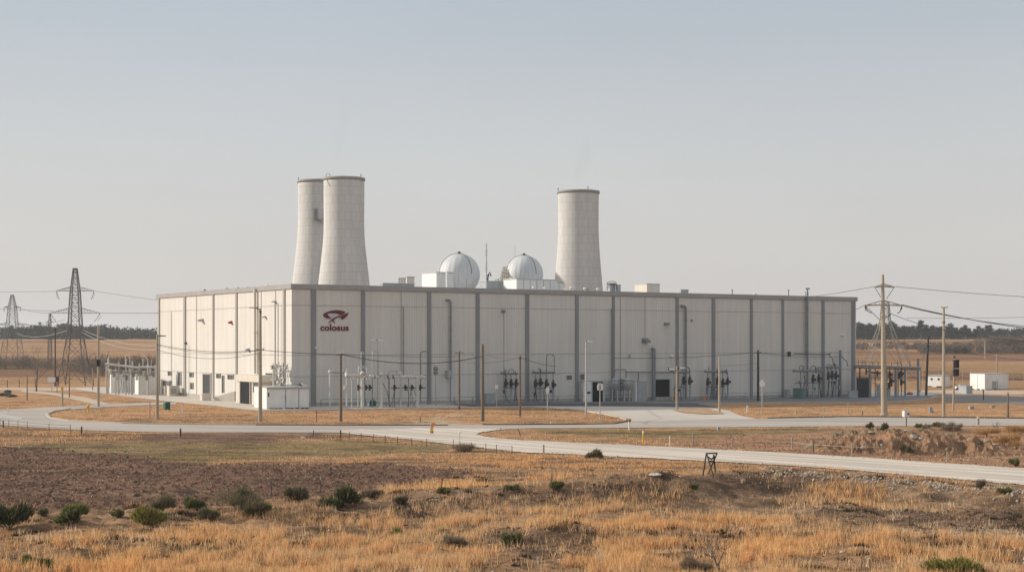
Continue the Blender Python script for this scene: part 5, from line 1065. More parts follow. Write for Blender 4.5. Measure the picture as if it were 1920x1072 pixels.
g_ = Rig('valve_column', 'column of stacked grey valves between the two silver tanks', 'pipework', 1163.5, 750); g_.post(1163.5, 706, .8, pg, 'riser_pipe', base=False)
for y in (712,718,724,730): g_.valve(1163.5, y, 2.2, pg, h=5.5)
# sheds and boxes along the wall
def bigbox(name, label, cat, x0, xc, x1, yt, yb, mt, ang=None, group=None, roof_o=.06, bevel=.03, C=None):
    if C is None:
        C = at(xc, yb); al = (Vector((C.x, C.y))-P2).dot(VR)
        if -1 < al < 115 and -60 < offR(C) < 1.6: q = RW(xc, 700, 1.6); C = Vector((q.x, q.y, float(G(q.x, q.y))))
    q = corner_box(x0, xc, x1, yt, yb, ang=ang, C=C); C = q[0][0]; r = thing(name, label, cat, C, group); mb = MB(); mb.hexa([p-Vector((0,0,.1)) for p in q[0]], q[1]); mb.build('body', mt, r, C, bevel)
    a, b = q; e1 = (a[1]-a[0]).normalized()*roof_o; e2 = (a[3]-a[0]).normalized()*roof_o; z = Vector((0,0,.09)); o4 = [b[0]-e1-e2, b[1]+e1-e2, b[2]+e1+e2, b[3]-e1+e2]
    mb = MB(); mb.hexa([p+Vector((0,0,.004)) for p in o4], [p+z for p in o4]); mb.build('roof', M['galv'] if mt is M['white'] else mt, r, C)
    return r, q, C
def fp_(r, q, C, name, u0, u1, v0, v1, mt, t=.04, side='R'): mb = MB(); facepanel(mb, q, u0, u1, v0, v1, t, side); return mb.build(name, mt, r, C)
r, q, C = bigbox('utility_shed', 'white flat shed with an open dark doorway beside the silver tanks', 'shed', 1063, 1094, 1134, 714.5, 753, M['white'], ang=.25)
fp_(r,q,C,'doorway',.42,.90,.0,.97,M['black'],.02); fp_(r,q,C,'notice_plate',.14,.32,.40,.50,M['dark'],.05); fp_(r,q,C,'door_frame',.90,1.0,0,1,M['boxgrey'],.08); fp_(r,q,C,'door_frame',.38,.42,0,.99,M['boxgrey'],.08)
for i, (x0,xc,x1,yt,yb,lb,mt) in enumerate(((1184,1192,1194.5,714,752,'tall white cabinet immediately right of the silver tanks','white'),(1194,1196,1213,715.5,752,'wide pale cabinet left of the dark doorway','boxgrey'),(909,911,928,738.5,753,'low dark grey wall cabinet behind the small square sign','boxgrey'),(1487,1504,1511.5,729,748,'green grey cabinet beside the slender wall pipe','greenbox'),(1470,1476,1481,731,746,'small pale cabinet left of the green grey one','boxgrey'),(1580,1594,1608,711,734,'tall grey transformer cabinet at the right end of the wall','boxgrey'),(1590,1593,1608.5,733,747,'low grey cabinet under the tall transformer cabinet','boxgrey'),(561,568,577,719,723,'small white cooling unit at the corner by the white container','white'))):
    if i == 7: continue
    r, q, C = bigbox('cabinet', lb, 'cabinet', x0, xc, x1, yt, yb, M[mt], group='cabinets along the long wall'); fp_(r,q,C,'door',.06,.48,.06,.92,M[mt],.03); fp_(r,q,C,'door',.52,.94,.06,.92,M[mt],.03)
    if i == 5:
        C5 = C
# dark open bay right of the transformer and the pipe gantry beyond the hall
r, q, C = bigbox('open_bay', 'dark open sided equipment bay beyond the right end of the hall', 'shelter', 1606, 1608, 1634, 709.5, 745, M['dark'])
def member(rt, C, a, b, r_, mt, name, n=10): mb = MB(); mb.tube(a, b, r_, n=n); return mb.build(name, mt, rt, C)
g0 = at(1630, 745); g_ = Rig('pipe_gantry', 'dark steel pipe gantry with hanging switchgear right of the hall', 'gantry', 1630, 746, base_pt=g0)
bl = M['greytrim']
for x, w_, d in ((1631,2.4,0),(1679.5,2.6,-.2),(1697,1.8,-4),(1721.5,2.2,-2),(1612,1.2,-6),(1668,1,-6)): g_.post(x, 687.5 if x not in (1721.5,) else 672, w_, bl if w_ > 1.5 else dk, d=d)
g_.pipe('header_pipe', [(1602,684.5),(1650,686.5),(1726,689.5)], 2.0, bl, 0); g_.pipe('header_pipe', [(1602,688.5),(1726,693)], 1.2, dk, -4); g_.pipe('header_pipe', [(1602,679),(1690,680)], .6, dk, -6); g_.pipe('header_pipe',[(1634,698),(1655,699)],1.6,dk,-3)
for x, y in ((1624,696),(1645,700),(1668,702),(1671,714),(1686,704),(1690,716),(1667,722),(1689,700)): g_.valve(x, y, 3.2 if x > 1660 else 1.8, dk, -3, 'switch', h=12)
for x in (1610,1616,1622,1637,1648,1662,1672,1684,1690,1706): g_.pipe('rod', [(x, 688), (x+random.uniform(-2,2), 676+random.uniform(-3,6))], .5, dk, -4, 5)
for x in (1641,1663,1684,1690): g_.post(x, 690, .8, dk, 'riser_pipe', -3, base=False, n=6)
for P_ in (((1628,712),(1640,706),(1650,712),(1660,705)),((1640,716),(1652,722),(1664,715)),((1622,724),(1636,716),(1650,726)),((1700,696),(1712,706),(1706,716))): g_.pipe('hose', P_, .55, M['beigetrim'], -2, 6)
for i, (x0,xc,x1,yt,yb,lb,mt) in enumerate(((1643,1645,1650,722,743,'narrow grey cabinet first under the gantry','boxgrey'),(1650,1656,1661,728,743,'pale low cabinet second under the gantry','white'),(1662,1665,1670,727,742,'pale cabinet third under the gantry, left of the thick column','boxgrey'))):
    r, q, C = bigbox('cabinet', lb, 'cabinet', x0, xc, x1, yt, yb, M[mt], group='cabinets under the gantry')
c = at(1705,740); mb = MB(); mb.rock((c.x, c.y, c.z+.25), (1.3,.7,.6), 5); tag(mb.build('debris', M['red'], None, c), 'small reddish bundle on the ground under the gantry end', 'bundle')
# ------------------------------------------------------------------ sunny side
r, q, C = bigbox('shipping_container', 'long white three door container at the corner of the hall', 'container', 476.5, 500, 579.5, 727, 767.0, M['white'], ang=.42)
for u in (.445, .755): fp_(r,q,C,'door_seam',u-.004,u+.004,.02,.98,M['dark'],.05)
fp_(r,q,C,'top_rail',0,1,.94,1.0,M['boxgrey'],.09); fp_(r,q,C,'handle',.435,.44,.35,.65,M['dark'],.1); fp_(r,q,C,'vent',.03,.06,.6,.78,M['dark'],.06); fp_(r,q,C,'door_seam',.48,.50,.02,.98,M['boxgrey'],.05,'L')
a, b = q
for u in (.12,.22,.33,.5,.6,.72,.85,.95): p = a[0].lerp(a[1], u); mb = MB(); mb.box(p+Vector((0,-.12,.05)), (.5,.35,.18)); mb.build('skid_foot', M['dark'], r, C)
r, q, C = bigbox('cooling_unit', 'small white cooling unit behind the white container at the corner', 'cooling unit', 561, 568, 577, 719, 745, M['white']); fp_(r,q,C,'grille',.1,.9,.85,.97,M['dark'],.04,'L')
# process unit against the sunny wall
def LP(x, y, o): return LW(x, y, o)
lc = LW(525, 724, 1.5); lc.z = float(G(lc.x, lc.y)); r = thing('scrubber_unit', 'tangle of pale drums and pipes against the sunny wall near the corner', 'pipework', lc); kk = lc.y/F
for x, y0_, y1_, w_ in ((514.5,692,710,2.4),(526,690,706,3.2),(534,692,708,2.4)): a = LP(x,y1_,1.2); b = LP(x,y0_,1.2); mb = MB(); mb.lathe(a, [(.05,-.2),(w_*kk,0),(w_*kk,b.z-a.z),(w_*kk*.5,b.z-a.z+.25),(.05,b.z-a.z+.3)], 14); mb.build('drum', M['palepipe'] if x != 527 else M['galv'], r, lc)
rr = random.Random(9)
for i, P_ in enumerate((((507,686),(539,684)),((512,680),(512,724)),((519,682),(519,735)),((523,678),(524,726)),((531,680),(531,730)),((538,684),(540,692),(539,706)),((508,712),(536,710)),((512,722),(534,720)),((516,700),(530,698)))): mb = MB(); mb.path([LP(x,y,1.4+.3*(i%3)) for x, y in P_], (1.0 if i % 2 else 1.3)*kk, 8); mb.build('pipe', M['palepipe'] if i % 2 else M['beigetrim'], r, lc)
for x, y in ((515,718),(522,716),(527,721),(533,713),(519,709),(537,688),(511,688),(529,727)): c = LP(x,y,2.0); mb = MB(); mb.lathe(c, [(.16,-.3),(.27,-.22),(.27,.05),(.12,.12),(.24,.2),(.08,.3)], 10); mb.build('valve', M['beigetrim'] if x % 2 else M['palepipe'], r, lc)
for x in (515,527,534): a = LP(x,712,1.2); mb = MB(); mb.tube((a.x,a.y,lc.z-.1), a, .14, n=8); mb.build('leg', M['palepipe'], r, lc)
# row of pale compressor units
for i, (x0,xc,x1,yt,yb) in enumerate(((299,303,307,725.5,741),(306,309,313,725,741.5),(312,317,334,724,742.5),(334,336,345,724.5,741))):
    r, q, C = bigbox('compressor_unit', ('first and narrowest pale unit of the row by the sunny wall','second pale narrow unit of the row by the sunny wall','widest pale unit of the row by the sunny wall','last pale unit of the row beside the corner post')[i], 'compressor', x0,xc,x1,yt,yb,M['cream'],group='pale units beside the sunny wall',ang=.5, bevel=.25)
    fp_(r,q,C,'grille',.2,.8,.25,.8,M['beigetrim'],.05)
r, q, C = bigbox('planter_box', 'square cream concrete box before the tall dark door', 'box', 374.5, 379, 396.5, 739, 751, M['cream'], ang=.55)
def lowwall(px, h0, h1, label, name='low_wall', mt=None, w=.25):
    A, B = at(*px[0]), at(*px[1]); d = (B-A); d.z = 0; d.normalize(); n_ = Vector((-d.y, d.x, 0))*w
    mb = MB(); mb.hexa([A-Vector((0,0,.2)), B-Vector((0,0,.2)), B+n_-Vector((0,0,.2)), A+n_-Vector((0,0,.2))], [A+Vector((0,0,h0)), B+Vector((0,0,h1)), B+n_+Vector((0,0,h1)), A+n_+Vector((0,0,h0))]); return tag(mb.build(name, mt or M['cream'], None, A), label, 'wall')
lowwall(((402,751),(440,752)), .6, 1.6, 'low cream ramp wall rising towards the loading bay', 'ramp_wall'); lowwall(((347,742),(369,743)), 1.1, 1.05, 'low cream wall beyond the row of pale units')
# outdoor switchgear left of the hall
sc = at(250, 740); r = thing('switchgear', 'outdoor switchgear rack of pale posts and rails left of the hall', 'switchgear', sc); SY = sc.y
def SP(x, y, d=0): return pt(x, y, SY+d)
ks = SY/F
for x, y0_, w_ in ((199.5,686,1.3),(203,672,1.4),(223,678,1.2),(217,690,1.2),(236,672,1.4),(248,677,1.6),(261,681,1.3),(277,681,1.3),(291,684,1.2),(242,684,1.0)): b = SP(x,y0_); mb = MB(); mb.tube((b.x, b.y, sc.z-.15), b, w_*ks, n=8); mb.build('post', M['palepipe'] if x not in (223,) else M['galv'], r, sc)
for P_, w_ in ((((197,682),(261,689)),2.2),(((261,688),(295,688)),2.2),(((200,694),(292,697)),1.2),(((208,699),(290,701)),1.0)): mb = MB(); mb.path([SP(x,y,-.4) for x, y in P_], w_*ks, 8); mb.build('rail', M['palepipe'], r, sc)
for P_ in ([(235,680),(235,668),(238,665.5),(242,666),(243.5,669),(243.5,690)], [(264,667),(272,668),(277,674),(278,686)], [(203,688),(203,671),(205,669)], [(268,686),(268,673)], [(283,686),(284,675)]): mb = MB(); mb.path([SP(x,y,-.2) for x, y in P_], .8*ks, 6); mb.build('bent_pipe', M['palepipe'], r, sc)
for i in range(14): x = 207+i*6.2; b = SP(x, 694+(i%3)*6, -.6); mb = MB(); mb.lathe(b, [(.12,-.6),(.3,-.5),(.12,-.35),(.3,-.2),(.12,-.05),(.3,.1),(.12,.25)], 8); mb.build('insulator', M['pipe'] if i % 2 else M['palepipe'], r, sc)
for i in range(7): x = 226+i*4.2; mb = MB(); mb.path([SP(x,702,-1), SP(x+random.uniform(-2,2),720,-1), SP(x+random.uniform(-2,2),735,-1)], .45*ks, 5); mb.build('hose', M['pipe'], r, sc)
r, q, C = bigbox('switch_cabinet', 'long white cabinet wall at the back of the outdoor switchgear', 'cabinet', 206, 208, 258, 701.5, 736.5, M['white'], ang=.42, group='white cabinets of the switchgear'); 
for k_ in range(1,5): fp_(r,q,C,'door_seam',k_/5-.006,k_/5+.006,.02,.96,M['beigetrim'],.04)
r, q, C = bigbox('switch_cabinet', 'white corner cabinet of the switchgear nearest the hall', 'cabinet', 253, 260, 294, 706, 739.5, M['white'], ang=.42, group='white cabinets of the switchgear'); fp_(r,q,C,'door_seam',.55,.56,.02,.96,M['beigetrim'],.04)
for i, x in enumerate((201,213,228)): simple_post(x,737-(i%2),722,3,('left','middle','right')[i]+' one of three short pale barrels at the foot of the switchgear',M['palepipe'],'short barrels by the switchgear','barrel',name='barrel')
c = at(279,740); mb = MB(); k = c.y/F; mb.lathe(c, [(3.2*k,0),(3.6*k,2*k),(3.6*k,6*k),(2.5*k,9*k),(.1,9.3*k)], 14); tag(mb.build('barrel', M['cream'], None, c), 'squat cream tank before the corner cabinet of the switchgear', 'tank')
# ------------------------------------------------------------------ trailers on the right
r, q, C = bigbox('office_trailer', 'rounded white trailer right of the leaning dark pole', 'trailer', 1737, 1768, 1782, 704, 727, M['white'], ang=.9, bevel=.35)
q2 = q
for u in (.2, .62): fp_(r,q,C,'window',u,u+.12,.62,.80,M['dark'],.03,'L')
for u in (.15,.3,.75,.88):
    p = q[0][0].lerp(q[0][3], u); mb = MB(); n_ = (q[0][0]-q[0][1]).normalized(); mb.tube(p+Vector((0,0,.1)), p+n_*.25+Vector((0,0,.1)), .35, n=14); mb.build('wheel', M['dark'], r, C)
fp_(r,q,C,'roof_rail',.02,.98,.97,1.03,M['galv'],.1,'L')
r, q, C = bigbox('office_container', 'large white site container on the far right', 'container', 1818.5, 1846.5, 1891, 701, 731, M['white'], ang=.22)
fp_(r,q,C,'door_seam',.48,.50,.02,.97,M['boxgrey'],.04,'L'); fp_(r,q,C,'door',.30,.48,.05,.55,M['boxgrey'],.06); fp_(r,q,C,'hatch',.56,.80,.30,.52,M['white'],.08); fp_(r,q,C,'door_seam',.52,.53,.02,.6,M['dark'],.04)
for u in (.1,.25,.45,.62,.8,.95): p = q[0][0].lerp(q[0][1], u); mb = MB(); mb.box(p+Vector((0,-.1,0)), (.7,.4,.5)); mb.build('support_block', M['dark'] if u > .3 else M['beigetrim'], r, C)
for u in (.1,.4,.8): p = q[0][0].lerp(q[0][3], u); mb = MB(); mb.box(p+Vector((-.1,0,0)), (.4,.9,.4)); mb.build('support_block', M['dark'], r, C)
r, q, C = bigbox('equipment_box', 'shaded grey box on the lot in front of the large white container', 'box', 1797, 1812, 1823.5, 724, 738.5, M['boxgrey'], ang=.25)
c = at(1802,731); k = c.y/F; r = thing('utility_cart', 'low white cart behind the shaded grey box', 'cart', c); mb = MB(); mb.box((.2,0,5*k), (24*k,1.6,4*k)); mb.build('body', M['white'], r, None, .08); mb = MB(); mb.box((.5,0,9*k), (16*k,1.4,2.5*k)); mb.build('cover', M['galv'], r, None, .08)
for dx in (-9,9): mb = MB(); mb.tube((dx*k,-.9,2.4*k), (dx*k,-.6,2.4*k), 2.3*k, n=14); mb.build('wheel', M['dark'], r)
simple_post(1844,750,732,2.2,'thin dark post with a small head on the shaded lot',M['darkwood'],capm=M['dark'])
# ------------------------------------------------------------------ guard rail along the hall and fences
def fence(name, label, pts, h, step, pr, mt, wires, wr, cat='fence', group=None, railmt=None):
    c = pts[0]; r = thing(name, label, cat, c, group); P = []
    for i in range(len(pts)-1):
        A, B = pts[i], pts[i+1]; n_ = max(1, round((B-A).length/step)); P += [A.lerp(B, k/n_) for k in range(n_)]
    P.append(pts[-1]); P = [Vector((p.x, p.y, float(G(p.x, p.y)))) for p in P]
    for p in P: mb = MB(); mb.tube(p-Vector((0,0,.15)), p+Vector((0,0,h+random.uniform(-.04,.04)*h)), pr, n=6); mb.build('post', mt, r, c)
    for f_ in wires: mb = MB(); mb.path([p+Vector((0,0,h*f_)) for p in P], wr, 4); mb.build('rail', railmt or mt, r, c)
    return r
gr = [v3(P2+VR*a+NR*1.3, 0) for a in (1.0, 60.0)]; fence('guard_rail', 'thin grey guard rail running along the foot of the long wall, left stretch', gr, 1.05, 3.2, .05, M['pipe'], (1.0,), .045, 'railing')
gr = [v3(P2+VR*a+NR*1.3, 0) for a in (75.0, 112.0)]; fence('guard_rail', 'thin grey guard rail running along the foot of the long wall, right stretch', gr, 1.05, 4.5, .05, M['pipe'], (1.0,), .045, 'railing')
fence('wire_fence', 'low wire fence along the near edge of the main road at the far left', [at(x, y) for x, y in ((-40,797),(0,800),(51,805.5),(92,808.5),(132,811.5))], .85, 2.6, .03, M['darkwood'], (.9,.55), .018, group='low wire fences')
fence('wire_fence', 'low wire fence along the near edge of the gravel road in the middle', [at(x, y) for x, y in ((655,824),(700,829),(745,834),(800,838),(850,841),(884,845),(911,848),(931,850),(960,852))], .8, 2.6, .03, M['darkwood'], (.9,.5), .014, group='low wire fences')
fence('mesh_fence', 'tall thin mesh fence in the field behind the white containers', [at(x, 722) for x in (1700,1730,1760,1790,1820,1850,1880,1920,1960)], 3.6, 3.4, .06, M['concpole'], (1,.66,.33,.02), .02, group='far field fences')
fence('field_fence', 'line of dark fence posts in the field at the far left', [at(x, 727-.02*x) for x in (-40,14,36,66,110,175)], 1.6, 8, .07, M['darkwood'], (.9,.5), .02, group='far field fences')
fence('rope_fence', 'pale rail strung between the fence posts at the foot of the mound', [at(1485,842),at(1525,846),at(1597,851),at(1650,852)], .62, 400, .02, M['concpole'], (1.0,), .035, railmt=M['concpole'])
# ------------------------------------------------------------------ grass and small growth
gb = tint_mat('grass_blade', .85, 0, None, .35)
def blades(name, X, Y, hgt, wid, col, cat_label=None):
    n = len(X); Z = G(X, Y)-.02; a = rng.uniform(0, 2*np.pi, n); lean = rng.uniform(.1, .75, n); la = rng.uniform(0, 2*np.pi, n)
    dx, dy = np.cos(a)*wid/2, np.sin(a)*wid/2; tx, ty = X+np.cos(la)*lean*hgt*.7, Y+np.sin(la)*lean*hgt*.7
    V = np.empty((n, 3, 3)); V[:,0] = np.stack([X-dx, Y-dy, Z], -1); V[:,1] = np.stack([X+dx, Y+dy, Z], -1); V[:,2] = np.stack([tx, ty, Z+hgt], -1)
    C = np.repeat(col[:, None, :]*np.array((1.24,1.10,1.02)), 3, 1); C[:, 2] *= 1.12
    o = link(name, np_mesh(name, V.reshape(-1, 3), np.arange(3*n).reshape(-1, 3), gb, np.clip(C.reshape(-1, 3), 0, .9)))
    return tag(o, kind='stuff')
def scatter(n, y0, y1, xm=.40):
    """points spread evenly in the picture's width, denser near: returns X, Y"""
    Y = y0+(y1-y0)*rng.random(n)**1.0; X = (rng.random(n)*2-1)*xm*Y; return X, Y
def zone_w(X, Y):
    st = zmask(Z_STRAW, X, Y); so_ = zmask(Z_SOIL, X, Y); gn = zmask(Z_GREEN, X, Y); bk = zmask(Z_BANK, X, Y); rd = zmask(Z_RED, X, Y); pl = zmask(Z_PALE, X, Y)
    return st, so_, gn, bk, rd, pl
def grow(name, n, y0, y1, hs=1.0, ws=1.0, xm=.40):
    X, Y = scatter(n, y0, y1, xm)
    # pull into tufts
    tx, ty = np.round(X/.7)*.7, np.round(Y/.7)*.7; j = _h(tx, ty, 3); k = _h(tx, ty, 5); cl = rng.random(n) < .6
    X = np.where(cl, tx+(j-.5)*.6+rng.normal(0, .14, n), X); Y = np.where(cl, ty+(k-.5)*.6+rng.normal(0, .14, n), Y)
    st, so_, gn, bk, rd, pl = zone_w(X+rng.normal(0, .8, n), Y+rng.normal(0, 1.6, n)); patch = fbm(X*.22, Y*.35, 101); big = fbm(X*.6, Y*.6, 103)
    dens = .42+.0*X; dens = np.where(st > 0, 1.0, dens); dens = np.where(gn > 0, .55, dens); dens = np.where(so_ > 0, .10, dens); dens = np.where(bk > 0, .16, dens); dens = np.where(rd > 0, .14, dens); dens = np.where(pl > 0, .08, dens)
    dens *= np.clip((patch-.375)*6.5, .06, 1.2)*np.clip((big-.33)*5.0, .06, 1.1)
    keep = (rng.random(n) < dens) & ~paved(X, Y); X, Y = X[keep], Y[keep]; m = len(X); st, so_, gn, bk = st[keep], so_[keep], gn[keep], bk[keep]
    # nothing inside the hall
    ins = inpoly([(p.x, p.y) for p in fp], X, Y); X, Y, st, so_, gn, bk = X[~ins], Y[~ins], st[~ins], so_[~ins], gn[~ins], bk[~ins]; m = len(X)
    h = rng.uniform(.10, .26, m); tall = (st > 0) & (Y < 95); h = np.where(tall, rng.uniform(.20, .58, m), h); h = np.where(gn > 0, h*.5, h); h = np.where(so_ > 0, h*.8, h)
    h *= .55+.9*fbm(X*.45, Y*.45, 111)
    col = np.empty((m, 3)); col[:] = (.46,.33,.21); o_ = np.array((.68,.45,.245)); col = np.where((st > 0)[:, None], o_, col); far_ = (Y > 96)[:, None]; col = np.where(far_ & (gn < 1)[:, None], np.array((.62,.40,.21)), col)
    col = np.where((gn > 0)[:, None], np.array((.29,.25,.11)), col); col = np.where((so_ > 0)[:, None], np.array((.34,.24,.17)), col)
    col *= rng.uniform(.45, 1.35, m)[:, None]; q = rng.random(m); col[q < .05] = np.array((.62,.50,.34)); col[(q > .95)] = np.array((.11,.115,.04))
    redd = fbm(X*.12, Y*.2, 121)[:, None]; col *= 1+(redd-.45)*np.array((.35,-.05,-.45))
    return blades(name, X, Y, h*hs, rng.uniform(.018, .04, m)*ws, col)
grow('dry_grass', 520000, 52, 84, 1.0, 1.0); grow('dry_grass', 330000, 84, 125, 1.05, 1.35); grow('dry_grass', 260000, 125, 225, 1.1, 2.2, .42)
def clumps(n, y0, y1, col, name, hs, nb, spread):
    X, Y = scatter(n, y0, y1); k = (fbm(X*.22, Y*.35, 131) > .44) & ~paved(X, Y) & (zmask(Z_SOIL, X, Y) < 1); X, Y = X[k], Y[k]; m = len(X); sz = rng.uniform(.4, 1.6, m)**1.5
    XX = np.repeat(X, nb)+rng.normal(0, 1, m*nb)*spread*np.repeat(sz, nb); YY = np.repeat(Y, nb)+rng.normal(0, .6, m*nb)*spread*np.repeat(sz, nb); c = np.asarray(col)*rng.uniform(.5, 1.6, m*nb)[:, None]
    blades(name, XX, YY, rng.uniform(.5, 1.3, m*nb)*hs*np.repeat(np.sqrt(sz), nb), rng.uniform(.02, .05, m*nb), c)
clumps(1100, 55, 112, (.035,.026,.017), 'dark_hollow_weeds', .17, 90, .20); clumps(260, 55, 112, (.075,.085,.03), 'green_weeds', .14, 60, .18); clumps(300, 100, 215, (.07,.05,.035), 'dark_hollow_weeds', .16, 50, .45); clumps(420, 55, 100, (.55,.44,.32), 'pale_weeds', .34, 26, .18)  # near-black weeds put in to read as shaded hollows in the grass
# short stubble on the far fields, seen as rough bands
# clods and stones on the bare ground
def clods(name, n, y0, y1, zones, s0, s1, mt, tone):
    X, Y = scatter(n, y0, y1); k = (zmask(zones, X, Y) > 0 if zones is not None else np.ones(n, bool)) & ~paved(X, Y); X, Y = X[k], Y[k]; m = len(X)
    s = rng.uniform(s0, s1, m)*rng.uniform(.5, 1.3, m); Z = G(X, Y)
    base_ = np.array([(1,0,0),(-.5,.8,0),(-.5,-.8,0),(.1,.05,.8),(.4,-.35,.45)]); V = np.empty((m, 5, 3)); a = rng.uniform(0, 6.28, m)
    for i, (bx_, by_, bz_) in enumerate(base_):
        jx, jy = rng.uniform(.6, 1.3, m), rng.uniform(.6, 1.3, m); V[:, i, 0] = X+s*(bx_*np.cos(a)-by_*np.sin(a))*jx; V[:, i, 1] = Y+s*(bx_*np.sin(a)+by_*np.cos(a))*jy; V[:, i, 2] = Z-.02+s*bz_*rng.uniform(.5, 1.1, m)
    T = np.array([(0,1,3),(1,2,3),(2,4,3),(2,0,4),(0,3,4)]); Fc = (np.arange(m)[:, None, None]*5+T[None]).reshape(-1, 3)
    col = np.asarray(tone)*rng.uniform(.6, 1.35, m)[:, None]; return tag(link(name, np_mesh(name, V.reshape(-1, 3), Fc, mt, np.repeat(col, 5, 0))), kind='stuff')
cm = tint_mat('clod_earth', .95)
clods('soil_clods', 30000, 78, 135, Z_SOIL, .08, .24, cm, (.16,.095,.066)); clods('soil_clods', 26000, 60, 110, Z_BANK, .06, .18, cm, (.16,.11,.075)); clods('soil_clods', 22000, 60, 150, None, .04, .13, cm, (.19,.13,.085)); clods('soil_clods', 9000, 110, 160, Z_RED, .06, .2, cm, (.24,.14,.09))
clods('gravel_stones', 5200, 60, 150, None, .03, .08, cm, (.62,.56,.48)); clods('gravel_stones', 1500, 78, 130, Z_SOIL, .03, .08, cm, (.62,.54,.48))
# scattered stones along the near edge of the gravel road at the right
pX, pY = [], []
for i in range(420):
    x = random.uniform(1430, 1920); c = at(x, 874+(x-1440)*.082+abs(random.gauss(0, 9))+4); pX.append(c.x); pY.append(c.y)
for i in range(160):
    x = random.gauss(1755, 14); c = at(x, 908+random.gauss(0, 5)+(x-1755)*.25); pX.append(c.x); pY.append(c.y)
pX, pY = np.array(pX), np.array(pY)
def stones_at(X, Y, s0, s1, tone, name):
    m = len(X); s = rng.uniform(s0, s1, m); Z = G(X, Y); b_ = np.array([(1,0,-.2),(-.5,.8,-.2),(-.5,-.8,-.2),(.1,.1,.7),(.45,-.3,.45)]); V = np.stack([np.stack([X+s*q_[0], Y+s*q_[1], Z+s*q_[2]], -1) for q_ in b_], 1); V += rng.normal(0, .012, V.shape)
    T = np.array([(0,1,3),(1,2,3),(2,4,3),(2,0,4),(0,3,4)]); Fc = (np.arange(m)[:, None, None]*5+T[None]).reshape(-1, 3); return tag(link(name, np_mesh(name, V.reshape(-1, 3), Fc, cm, np.repeat(np.array(tone)*rng.uniform(.6, 1.2, m)[:, None], 5, 0))), kind='stuff')
stones_at(pX, pY, .04, .16, (.42,.36,.29), 'gravel_stones')
# ------------------------------------------------------------------ shrubs
fm = tint_mat('shrub_leaf', .8, 0, None, .4)
def shrub(x, yb, w, h, label, col, kind='leaf', seed=0, n=None, cat='shrub', at_=None, name='shrub'):
    c = (at_ or at)(x, yb); k = c.y/F; r = thing(name, label, cat, c, 'shrubs and weeds'); g = np.random.default_rng(seed+int(x)); W_, H_ = w*k/2, h*k; D_ = W_*.8
    n = n or (3000 if kind == 'leaf' else 2400)
    n = int(n*min(1, max(.25, w/60)))
    if kind == 'agave':
        a = g.uniform(0, 6.28, n//4); e_ = g.uniform(.25, 1.45, n//4); L = g.uniform(.6, 1, n//4); b0 = g.normal(0, .12, (n//4, 2))*W_
        tip = np.stack([b0[:,0]+np.cos(a)*np.cos(e_)*W_*L, b0[:,1]+np.sin(a)*np.cos(e_)*D_*L, np.sin(e_)*H_*L], -1); root_ = np.stack([b0[:,0], b0[:,1], 0*a], -1); s_ = .045; d = np.stack([-np.sin(a)*s_, np.cos(a)*s_, 0*a], -1); V = np.stack([root_-d, root_+d, tip], 1); m = n//4
    else:
        # leaf or twig sprays clustered on lobes of a dome
        nl = 9; lob = np.stack([g.uniform(-.62,.62,nl)*W_, g.uniform(-.6,.6,nl)*D_, g.uniform(.05,.55,nl)*H_], -1); li = g.integers(0, nl, n); d = g.normal(0, 1, (n, 3)); d /= np.linalg.norm(d, axis=1)[:, None]; d[:,2] = np.abs(d[:,2])*1.0-.25
        lsz = g.uniform(.45, 1.25, nl); rad = g.uniform(.05, 1, n)[:, None]**.6; P = lob[li]+d*rad*lsz[li][:, None]*np.array([W_*.44, D_*.44, H_*.40]); P[:,2] = np.clip(P[:,2], .02, None)
        L = g.uniform(.14, .42, n)*(1.4 if kind == 'twig' else 1)*min(1, .4+H_*.5); up = (P/np.array([W_, D_, H_]))*.9+np.array([0,0,.65])+g.normal(0, .30, (n, 3)); up /= np.linalg.norm(up, axis=1)[:, None]; s_ = .014 if kind == 'twig' else .032; sd = np.cross(up, g.normal(0, 1, (n, 3))); sd /= np.linalg.norm(sd, axis=1)[:, None]
        V = np.stack([P-sd*s_, P+sd*s_, P+up*L[:, None]], 1); m = n
    C = np.asarray(col)*g.uniform(.6, 1.9, m)[:, None]; q = g.random(m) < .12; C[q] = np.array((.30,.22,.12))
    link('foliage', np_mesh('foliage', V.reshape(-1, 3), np.arange(3*m).reshape(-1, 3), fm, np.repeat(C, 3, 0)), r)
    mb = MB(); rr = random.Random(seed+int(x))
    for i in range(7 if kind != 'agave' else 3):
        a = rr.uniform(0, 6.28); t = rr.uniform(.5, .95); e_ = Vector((math.cos(a)*W_*t, math.sin(a)*D_*t, H_*rr.uniform(.5, .85))); mid = e_*.5+Vector((rr.uniform(-.1,.1), 0, rr.uniform(0,.15)*H_)); mb.path([(0,0,-.05), mid, e_], [.022,.014,.006], 4)
    mb.build('stems', M['bark'], r)
DG, YG, GG, BR, GB = (.050,.062,.024), (.19,.175,.045), (.105,.120,.040), (.20,.15,.105), (.14,.125,.075)
